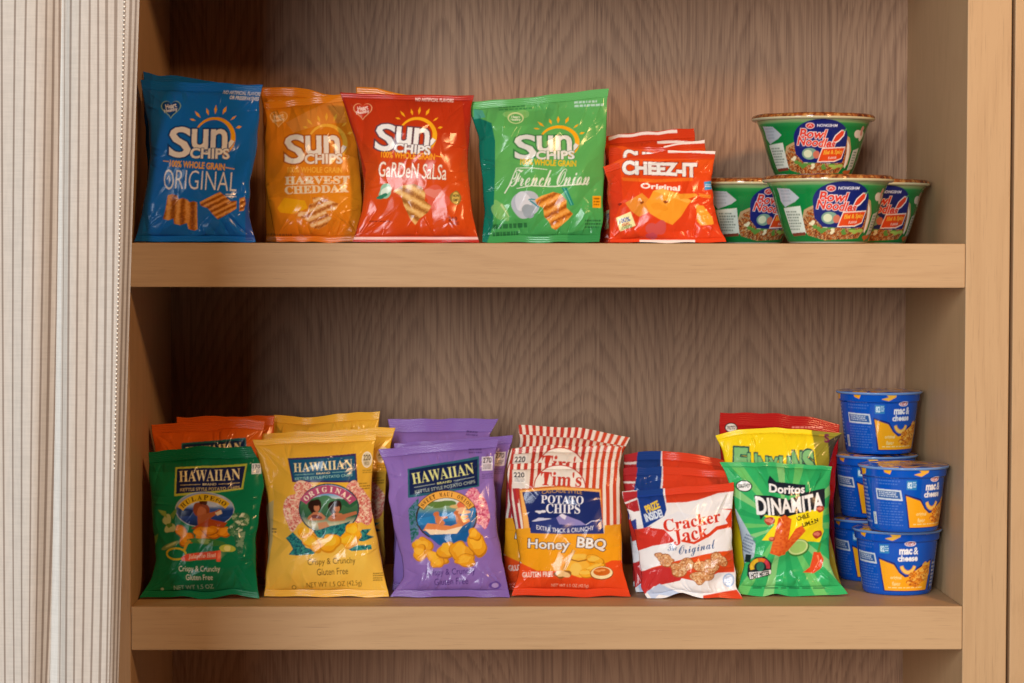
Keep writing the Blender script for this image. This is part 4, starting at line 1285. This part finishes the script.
refk = Pouch([(622, 492), (624, 503), (629, 515), (634, 530), (638, 550), (641, 570), (641, 588), (648, 600)], [(733.5, 483), (732.5, 500), (731.5, 525), (732, 545), (735, 570), (736.5, 587), (743, 600)], .045, .03, LO_TOP, seal=(7, 5), T=.02, botdy=[(0, 0), (.2, -1), (.35, -6), (.6, 0), (1, 0)])
refk.build('popcorn_bag', 'white and red caramel popcorn bag in front, both lines of its name visible', 'caramel popcorn bags', pop, seed=81)
Pouch([(623, 469), (624, 490), (630, 530), (636, 598)], [(729, 472), (729, 490), (728, 530), (734, 598)], .085, .03, LO_TOP, topdy=[(0, 0), (.4, -4), (1, 0)], seal=(7, 5), T=.018).build(
    'popcorn_bag', 'popcorn bag standing second, its upper band showing between the other two', 'caramel popcorn bags', pop, refk, seed=82, res=1.4, lift=16)
Pouch([(624, 454), (624, 480), (630, 530), (634, 598)], [(725, 461), (725, 485), (726, 530), (732, 598)], .125, .03, LO_TOP, topdy=[(0, 0), (.4, -6), (.75, -5), (1, 0)], seal=(7, 5), T=.018).build(
    'popcorn_bag', 'rearmost popcorn bag with a blue and red top against the oak back', 'caramel popcorn bags', pop, refk, seed=83, res=1.4, lift=10)

# --- chile limon sticks, green
din = Art(710, 455, 860, 605, '#33ac62')
A = din
A.view(710, 405, 6.827)
for k, a in enumerate(np.arange(0, 360, 19)):
    r0, r1 = math.radians(a), math.radians(a + 8)
    A.poly([(480, 800), (480 + 1200 * math.cos(r0), 800 + 1200 * math.sin(r0)), (480 + 1200 * math.cos(r1), 800 + 1200 * math.sin(r1))], ('#72c468', '#239a58', '#92cc80')[k % 3], .75)
A.rect(50, 380, 860, 430, '#3fae6c', .5)
A.ell(228, 553, 54, 40, '#1c2c24').ell(228, 553, 46, 33, '#eef0ea').line([(185, 570), (270, 540)], 4, '#1c2c24').text('FRITO', 192, 538, 264, 566, '#44484a', rot=-8, bold=.02)
A.poly([(385, 520), (400, 480), (440, 520), (640, 540), (640, 600), (520, 612), (395, 580)], '#1c2430')
A.text('Doritos', 392, 536, 634, 592, '#f0f0ec', rot=2, bold=.03, arc=-6)
A.view(710, 505, 6.827)
A.poly([(350, 60), (760, 20), (760, 150), (770, 175), (740, 250), (660, 240), (560, 260), (430, 230), (340, 230), (380, 170), (420, 120)], '#f0d81c')
A.view(710, 405, 6.827)
A.poly([(290, 612), (400, 610), (520, 640), (640, 590), (776, 566), (774, 690), (650, 716), (500, 752), (360, 735), (330, 775), (318, 720)], '#20242c')
A.text('DINAMITA', 302, 606, 762, 720, '#eeece8', rot=-4, bold=.03, arc=-14, warp=lambda u, y: y * (.85 + .25 * np.abs(2 * u - 1)))
A.view(710, 505, 6.827)
A.text('CHILE', 572, 56, 662, 88, '#2c2c14', rot=-16, bold=.04).text('LIM\u00d3N', 608, 90, 726, 124, '#2c2c14', rot=-16, bold=.04).smalltext(660, 115, 720, 130, 1, '#4c4c1c', 3, -16)
A.ell(590, 285, 78, 62, '#3c7c34', -12).ell(588, 280, 70, 54, '#c4dc90', -12).ell(588, 280, 58, 43, '#9cc86c', -12)
for p in ([(445, 75), (490, 55), (538, 85), (500, 330), (455, 340), (395, 320)], [(565, 150), (610, 128), (635, 165), (520, 300), (460, 345), (440, 330), (480, 285)]):
    A.poly(p, lambda x, y: lin('#c8481c') + (lin('#e0702c') - lin('#c8481c')) * vnoise(x / 2, y / 1.6, 4)[..., None])
for x, y, r_ in ((388, 95, 1), (405, 220, .6), (722, 195, 1), (740, 22, .8)):
    A.blob(x, y, 32 * r_, 30 * r_, '#a8402c', 3, .1).blob(x - 3, y - 3, 20 * r_, 16 * r_, '#d87c64', 4, .2)
A.poly([(700, 318), (745, 318), (772, 370), (755, 430), (705, 468), (630, 460), (680, 425), (692, 370)], '#d84c24').line([(728, 340), (740, 380), (715, 430)], 12, '#f0885c', 5).poly([(740, 250), (752, 255), (740, 322), (722, 322)], '#4c8c34')
A.poly([(250, 480), (255, 410), (300, 350), (360, 340), (412, 390), (414, 470), (270, 512)], '#20282c').arc(335, 420, 54, 54, -200, -110, 26, '#e0b42c').arc(335, 420, 54, 54, -110, -60, 26, '#d87024').arc(335, 420, 54, 54, -60, 10, 26, '#c83c4c').ell(335, 415, 26, 34, '#2c6c54').poly([(262, 458), (410, 440), (412, 468), (270, 506)], '#e8e8e4').text('HOT METER', 274, 452, 404, 492, '#242c30', rot=-8, bold=.04)
A.poly([(160, 20), (175, 30), (300, 260), (290, 350), (235, 400), (195, 200)], '#aebfca').smalltext(215, 200, 290, 330, 6, '#5c6c88', 4, 20)
A.poly([(240, 335), (275, 335), (270, 390), (235, 390)], '#1c2c2c').smalltext(290, 565, 920, 582, 1, '#1c5c38', 4, 0)
refd = Pouch([(719.5, 463.5), (726, 475), (731, 490), (735, 510), (739, 530), (743, 550), (744, 566), (737, 594)], [(832, 467), (830, 480), (829.5, 500), (829, 520), (829, 545), (829, 562), (834, 576), (848, 594)], .06, .03, LO_TOP, topdy=[(0, 0), (.4, -2.5), (1, 0)], botdy=[(0, -2), (.25, 1), (.35, -2), (.5, 1), (1, -2)], seal=(4, 9))
refd.build('snack_bag', 'bright green chile lim\u00f3n snack bag with black and white lettering, beside the blue cups', None, din, seed=91, crumple=1.1)

fun = Art(705, 420, 855, 605, '#ecd01c')
A = fun
A.view(710, 405, 6.827)
A.poly([(690, 150), (1000, 100), (1000, 1400), (760, 1400), (720, 420)], '#8c842c').poly([(800, 240), (900, 190), (960, 330), (960, 600), (820, 500)], '#3c3830')
for k, ch in enumerate('FUNYUNS'):
    x = (160, 250, 320, 390, 460, 545, 625)[k]
    w_ = (92, 66, 68, 66, 78, 74, 80)[k]
    y0_, y1_ = (288, 325, 345, 350, 345, 310, 300)[k], (470, 480, 480, 480, 480, 480, 480)[k]
    A.text(ch, x, y0_, x + w_, y1_, '#7cb878', bold=.05, rot=(2, 0, 0, 0, 2, 4, -6)[k], out=[(.05, '#1c4c4c')])
A.text('S', 775, 195, 812, 255, '#6c2048', bold=.05).smalltext(740, 200, 780, 220, 1, '#c8a41c', 3)
A.rect(60, 150, 690, 190, '#f2da3c', .4)
reff = Pouch([(716, 436), (722, 450), (727, 470), (730, 520), (735, 594)], [(842, 432), (833, 448), (828, 470), (826, 520), (842, 594)], .105, .03, LO_TOP, topdy=[(0, 0), (.18, -5.5), (.5, -6.5), (.75, -2.5), (1, 0)], seal=(4, 9))
reff.build('snack_bag', 'yellow onion ring snack bag rising behind the bright green one', None, fun, seed=93, res=1.5, crumple=1.2)
rdb = Art(705, 405, 855, 605, '#a81e1c')
A = rdb
A.view(710, 405, 6.827)
A.ell(143, 158, 44, 34, '#1c1414').ell(143, 158, 37, 27, '#d8d4cc').text('FRITO', 116, 146, 170, 170, '#2c2424', rot=-6, bold=.02).smalltext(560, 150, 780, 172, 1, '#e09084', 3)
refx = Pouch([(719.5, 413), (719, 432), (722, 480), (728, 594)], [(840, 425), (838, 450), (834, 500), (836, 594)], .155, .03, LO_TOP, topdy=[(0, 0), (.5, -5), (.75, -4), (1, 0)], seal=(12, 9))
refx.build('snack_bag', 'dark red snack bag at the back, above the yellow bag', None, rdb, seed=95, res=1.5, crumple=.7)
# ------------------------------------------------------------------ cups and bowls
def lathe(profile, n, a_off=0.0):
    """profile: [(radius, z)] -> verts, quads, angle of every vertex (0 faces the room, + to the right)"""
    pr = np.array(profile, float)
    th = np.linspace(0, 2 * PI, n, endpoint=False)
    R, T = np.meshgrid(pr[:, 0], th, indexing='ij')
    Zc = np.repeat(pr[:, 1][:, None], n, 1)
    V = np.stack((R * np.sin(T), -R * np.cos(T), Zc), -1)
    m = len(pr)
    idx = np.arange(m * n).reshape(m, n)
    j = np.roll(idx, -1, 1)
    f = np.stack((idx[:-1], j[:-1], j[1:], idx[1:]), -1).reshape(-1, 4)
    T = (T + PI) % (2 * PI) - PI
    return V, f, T, Zc


def resample(pts, step):
    pts = np.array(pts, float)
    out = [pts[0]]
    for a, b in zip(pts[:-1], pts[1:]):
        k = max(1, int(np.linalg.norm(b - a) / step))
        for i in range(1, k + 1):
            out.append(a + (b - a) * i / k)
    return np.array(out)


def vessel(name, prof, art, ax, top_z, height, art_h, lid_art, lid_prof, rim_prof, rim_ink, label, cat, group, n=420, step=.0007):
    """a printed tub: body, rolled rim and a paper or film lid; made at the origin, then placed"""
    base = empty(name, (0, 0, 0))
    tag(base, label, cat, group)
    V, f, T, Zc = lathe(resample(prof, step), n)
    px = T * ax
    py = (top_z - Zc) / height * art_h
    mesh_obj('body', V.reshape(-1, 3), f, CARD, base, ink=art.sample(px, py).reshape(-1, 3))
    V, f, T, Zc = lathe(rim_prof, 120)
    mesh_obj('rim', V.reshape(-1, 3), f, CARD, base, ink=np.tile(lin(rim_ink), (V[..., 0].size, 1)))
    V, f, T, Zc = lathe(resample(lid_prof, .0012), 260)
    V = V.copy()
    r = np.hypot(V[..., 0], V[..., 1])
    rm = r.max()
    V[..., 2] += .0016 * (vnoise(V[..., 0] * 70 + 9, V[..., 1] * 70 + 9, 5) - .5) * np.clip((rm - r) / rm * 8, 0, 1)
    mesh_obj('lid', V.reshape(-1, 3), f, CARD, base, ink=lid_art.sample(V[..., 0] * 1000, V[..., 1] * 1000).reshape(-1, 3))
    return base


def copy_thing(o, label):
    c = o.copy()
    COL.objects.link(c)
    c['label'] = label
    for ch in o.children:
        d = ch.copy()
        COL.objects.link(d)
        d.parent = c
    return c


def put(o, px, y, z, rot, tilt=(0, 0)):
    o.location = (float(at(float(px), 400., y)[0]), y, z)
    o.rotation_euler = (tilt[0], tilt[1], math.radians(rot))


# --- noodle bowls
bw = Art(-175, -4, 175, 64, '#117a38')
A = bw
A.view(0, 0, 1)
A.rect(-175, -4, 175, 64, grad([(-4, '#c8c498'), (2, '#a4b87c'), (5, '#2c8a48'), (9, '#117c3a'), (60, '#0f7436')]))
meal = food(['#98481f', '#b86428', '#6c2c14', '#d09a5c', '#7c3818', '#c8a878', '#4c2412', '#a85020', '#5c2814'], 1.7, 21)


def wedge(off):
    A.poly([(-37 + off, 36), (-34 + off, 29), (-22 + off, 24), (-4 + off, 15), (30 + off, 15), (42 + off, 20), (49 + off, 33), (49 + off, 48), (34 + off, 54), (-14 + off, 55), (-34 + off, 50), (-38 + off, 44)], '#b8966c')
    A.poly([(-37 + off, 37), (-30 + off, 30), (-14 + off, 24), (0 + off, 20), (40 + off, 24), (46 + off, 44), (36 + off, 57), (-12 + off, 59), (-34 + off, 54), (-39 + off, 45)], meal)
    A.poly([(39 + off, 22), (44 + off, 28), (48 + off, 40), (46 + off, 52), (43 + off, 50), (42 + off, 36)], '#e8e0d0')
    for x, y, r_ in ((-22, 46, 4), (-14, 49, 5), (-4, 47, 4), (12, 51, 4), (24, 49, 4)):
        A.blob(x + off, y, r_, r_ * .6, '#5c8c3c', int(x + 50), .3)
    for x, y, r_ in ((-26, 42, 3), (-10, 44, 3.2), (-2, 50, 3), (18, 46, 2.6)):
        A.blob(x + off, y, r_, r_ * .8, '#e4dcb4', int(x + 80), .3)
    A.blob(30 + off, 50, 8, 2.4, '#9cbc54', 3, .4)
    t = np.radians(np.linspace(180, 360, 30))
    sh = np.stack((7.5 + off + 31 * np.cos(t), 21 + 20 * np.sin(t)), 1)
    A.poly(np.vstack((sh, [(38.5 + off, 46), (20 + off, 47), (-14 + off, 46), (-23 + off, 37)])), '#18246c')
    A.ell(-5 + off, 8.2, 4.6, 3.2, '#e8d0d0').ell(-5 + off, 8.2, 3.9, 2.6, '#d03a34').line([(-7 + off, 9), (-5 + off, 7), (-3 + off, 9)], .7, '#f0d8d0')
    A.text('NONGSHIM', 2 + off, 6.4, 23 + off, 9.2, '#dfe2f0', bold=.02)
    A.poly([(19 + off, 25), (22 + off, 18), (29 + off, 12), (34 + off, 12.5), (33.5 + off, 18), (28 + off, 24), (22 + off, 27)], '#f0e4e0').poly([(20 + off, 25), (23 + off, 18.6), (29.5 + off, 13), (33 + off, 13.5), (32 + off, 18), (27 + off, 23), (22 + off, 25.6)], '#dc4428').line([(32 + off, 13.5), (35 + off, 11)], 1.6, '#4c9c5c')
    o = [(.035, '#f2e8e4')]
    A.text('Bowl', -16 + off, 11.5, 12 + off, 21.5, '#d43a28', rot=3, bold=.035, shear=.2, out=o)
    A.text('Noodles', -19 + off, 20.5, 24 + off, 30, '#d43a28', rot=5, bold=.035, shear=.2, out=o)
    A.ell(-6 + off, 37, 9, 6, '#7ca08c').ell(-8 + off, 37, 5, 4, '#d0d8b4').ell(2 + off, 38, 4, 4, '#c87058')
    A.poly([(3 + off, 46), (8.5 + off, 31), (38 + off, 29.5), (36 + off, 42), (26 + off, 45.5)], '#f0dcd0').poly([(4.5 + off, 45), (9.3 + off, 32), (37 + off, 30.6), (35 + off, 41.2), (25 + off, 44.4)], '#dc4a1c')
    A.text('Hot & Spicy', 10 + off, 33, 35 + off, 38.4, '#f4b840', rot=-3, font='ital', bold=.02).text('FLAVOR', 17 + off, 40, 28 + off, 42.4, '#f0d8c8', rot=-3, bold=.02)
    A.poly([(-66 + off, 7), (-48 + off, 8), (-38 + off, 17), (-44 + off, 21), (-60 + off, 26), (-66 + off, 20)], '#b4bcc0').smalltext(-62 + off, 9, -48 + off, 22, 4, '#98a2a8', 3)
    A.poly([(-63 + off, 27), (-38 + off, 25), (-36 + off, 52), (-60 + off, 53)], '#d4dccc').smalltext(-60 + off, 30, -40 + off, 50, 7, '#6c7c6c', 4).poly([(-60 + off, 52), (-37 + off, 51), (-37 + off, 54), (-58 + off, 55)], '#7c3c2c')
    A.blob(60 + off, 16, 8, 7, '#d8d0c4', 4, .3).blob(62 + off, 12, 4, 4, '#c89088', 6, .3)
    A.poly([(53 + off, 33), (66 + off, 30), (66 + off, 52), (52 + off, 54)], '#bcc4bc').smalltext(55 + off, 34, 64 + off, 51, 6, '#4c5c54', 9)
    A.blob(54 + off, 56, 7, 3, '#b86030', 3, .3)


for off in (-172, 0, 172):
    wedge(off)
A.rect(-175, 60.5, 175, 64, '#d8dcd0')
lidb = Art(-90, -90, 90, 90, '#8c4c28')
lidb.view(0, 0, 1).rect(-90, -90, 90, 90, food(['#74351a', '#a05c2c', '#5c2412', '#c08848', '#8c4820', '#a86c38', '#6c3018', '#b06428'], 5.5, 33))
R0 = .0728
bowl = vessel('noodle_bowl',
              [(.0, .0005), (.042, .0005), (.0445, .0022), (.046, .0060), (.0495, .014), (.0560, .034), (.0615, .0545), (.0662, .0655), (.0688, .0690)],
              bw, 55 * 1.0, .0690, .0690, 62, lidb,
              [(R0, .0700), (R0 + .0004, .0716), (R0 - .0006, .0738), (.070, .0752), (.05, .0764), (.0005, .0766)],
              [(.0688, .0680), (.0718, .0682), (R0, .0692), (R0 + .0006, .0704), (R0, .0716), (.0715, .0718)], '#c8c098',
              'green and navy noodle bowl standing alone on top of the three others', 'noodle bowl', 'noodle bowls', n=620)
BH = .0772
bowls = [bowl, copy_thing(bowl, 'green noodle bowl in front, carrying the upper bowl, its shield label facing out'),
         copy_thing(bowl, 'noodle bowl half hidden between the orange cracker bag and the front bowl'),
         copy_thing(bowl, 'noodle bowl behind the front one, closest to the right oak side')]
put(bowls[1], 826.5, .050, UP_TOP + .0003, 0)
put(bowls[2], 743, .186, UP_TOP + .0003, 25)
put(bowls[3], 866, .2035, UP_TOP + .0003, 4)
put(bowls[0], 811.5, .225, UP_TOP + BH + .0008, -6)

# --- macaroni cups
mc = Art(-140, -4, 140, 66, '#0850b4')
A = mc
A.view(0, 0, 1)
A.poly([(-29, 24), (-10, 29), (-4, 38), (3, 42), (10, 41), (17, 34), (24, 31), (39, 26), (35, 58), (-24, 58)], '#16246c')
A.poly([(-27.5, 26), (-11, 31), (-5, 39), (2, 43.5), (10, 42.5), (17, 36), (24, 33), (37, 28), (34, 57), (-22.5, 57)], '#f0a41c')
A.ell(7, 10, 6.4, 2.6, '#e8e4e8').ell(7, 10, 5.4, 1.9, '#b83c50').text('Kraft', 3, 8.7, 11, 11.4, '#f4e8ec', bold=.03)
A.text('mac', -5, 15.2, 9.5, 20.8, '#ecf0f2', bold=.045, rot=-1).text('&', 11, 13.6, 16.8, 20.8, '#ecf0f2', bold=.015).text('cheese', -6.5, 21.4, 16.5, 27.6, '#ecf0f2', bold=.035, rot=-1)
t = np.radians(np.linspace(165, 15, 24))
A.line(np.stack((5.5 + 8 * np.cos(t), 30 + 8.6 * np.sin(t)), 1), 4.4, '#c47c1c').line(np.stack((5.5 + 8 * np.cos(t), 30 + 8.6 * np.sin(t)), 1), 3.2, '#f0c060')
A.text('original', -15, 42, -2, 46.5, '#f8d890', bold=.02).text('flavor', -13, 48, -3, 52, '#f8d890', bold=.02).smalltext(-18, 53.5, 28, 55.5, 1, '#f8d890', 3)
pasta = food(['#e89a2c', '#c8701c', '#f0b850', '#a8541c'], 2.0, 8, stretch=(1.8, .8))
A.blob(21, 43, 12, 9, pasta, 3, .2).blob(14, 49, 8, 5, pasta, 4, .2).blob(30, 36, 6, 7, pasta, 5, .2)
A.poly([(-63, 19.5), (-33, 20.5), (-31, 31), (-62, 30)], '#c8d4dc').poly([(-61.5, 21.3), (-34.5, 22), (-33, 29.2), (-60.5, 28.4)], '#2c5c9c').smalltext(-59, 22.5, -36, 28, 3, '#d0dce4', 6, 2)
A.rect(-27, 11, -16, 20, '#2c80b8').text('82', -26, 12.5, -21, 18.5, '#d8ecf2', bold=.03).smalltext(-20.5, 12.5, -16.5, 18.5, 3, '#d8ecf2', 4)
A.smalltext(-62, 33, -30, 57, 9, '#5c84c8', 7, 1, .6, .35).smalltext(-62, 8, -34, 17, 3, '#5c84c8', 8, 1, .6, .35)
A.rect(-70, 43, -65, 55, '#c8d4dc').smalltext(-69, 44, -66, 54, 6, '#1c2c5c', 5)
for x0 in (-130, -100, 50, 82):
    A.smalltext(x0, 12, x0 + 26, 56, 12, '#a8bce0', x0 + 200, 0, .7, .4)
A.poly([(41, 28), (45, 27), (43, 58), (39, 58)], '#20284c').smalltext(42, 30, 50, 56, 7, '#c8d4e4', 11)
A.poly([(-88, -4), (-74, -4), (-76, 6), (-84, 8)], '#f0a41c').poly([(-52, -4), (-40, -4), (-44, 5), (-50, 3)], '#f0a41c')
A.poly([(-20, -4), (-3, -4), (-4, 3), (-12, 7), (-20, 5), (-12, 3)], '#f0b03c').poly([(20, -4), (44, -4), (40, 0), (24, 1)], '#f0a41c')
lidm = Art(-70, -70, 70, 70, '#1c4cb0')
A = lidm.view(0, 0, 1)
rng = np.random.default_rng(4)
for k in range(60):
    x, y, a = rng.uniform(-55, 55), rng.uniform(-55, 55), rng.uniform(0, 360)
    r_ = rng.uniform(7, 13)
    A.arc(x, y, r_, r_, a, a + 130, 6.5, '#b86c1c').arc(x, y, r_, r_, a, a + 130, 5.0, ('#f0a828', '#e8b45c', '#d08a3c')[k % 3])
A.blob(-5, -5, 20, 14, '#c8a888', 3, .2, .7)
RM = .0513
cup = vessel('macaroni_cup',
             [(0.0, 0.0016), (0.03456, 0.0016), (0.03504, 0.0002), (0.03792, 0.0002), (0.03936, 0.0032), (0.04186, 0.0195), (0.0457, 0.0545), (0.04637, 0.061), (0.04858, 0.0628), (0.04915, 0.0726)],
             mc, 43.5, .0718, .0718, 62, lidm,
             [(RM - .0006, .0734), (.0485, .0741), (.030, .0750), (.0005, .0752)],
             [(.0486, .0706), (.0507, .0710), (RM + .0004, .0722), (RM + .0004, .0732), (RM - .0006, .0738)], '#6f96cc',
             'blue macaroni cup on top of the rear stack of three', 'macaroni cup', 'macaroni cups', n=460)
CH = .0760
cups = [cup, copy_thing(cup, 'blue macaroni cup on top of the front stack of two'),
        copy_thing(cup, 'blue macaroni cup at the bottom of the front stack, standing on the shelf'),
        copy_thing(cup, 'blue macaroni cup in the middle of the rear stack'),
        copy_thing(cup, 'blue macaroni cup at the bottom of the rear stack, mostly hidden')]
put(cups[2], 898, .120, LO_TOP + .0003, 0)
put(cups[1], 904, .085, LO_TOP + CH + .0006, 30)
put(cups[4], 873, .235, LO_TOP + .0003, -4)
put(cups[3], 875, .235, LO_TOP + CH + .0003, 0)
put(cups[0], 879, .235, LO_TOP + 2 * CH + .0003, 20)
# ------------------------------------------------------------------ light
def area(name, loc, target, size, power, color, size_y=None):
    l = bpy.data.lights.new(name, 'AREA')
    l.shape = 'RECTANGLE'
    l.size, l.size_y = size, size_y or size
    l.energy, l.color = power, color
    o = bpy.data.objects.new(name, l)
    COL.objects.link(o)
    o.location = loc
    o.rotation_euler = (Vector(target) - Vector(loc)).to_track_quat('-Z', 'Y').to_euler()
    return o


area('window_light', (-.8, -4.6, 2.05), (.25, 0, 1.15), 1.0, 185, (.90, .95, 1.0), 2.0)
area('side_fill_light', (-2.7, -3.5, 1.75), (.3, 0, 1.15), 1.5, 75, (.93, .96, 1.0), 1.9)  # added fill with no known window behind it, brightens the right inner side
area('ceiling_lamp', (1.3, -2.1, 2.55), (-.1, 0, 1.1), .30, 40, (1.0, .55, .24))
w = bpy.data.worlds.new('world')
SC.world = w
w.use_nodes = True
bg = w.node_tree.nodes['Background']
bg.inputs[0].default_value = (.88, .94, 1.0, 1)
bg.inputs[1].default_value = .02
SC.view_settings.view_transform = 'Standard'
SC.view_settings.look = 'None'
SC.view_settings.exposure = -0.22
SC.view_settings.gamma = 1
SC.view_settings.use_curve_mapping = False
SC.cycles.max_bounces = 8
SC.cycles.use_denoising = True
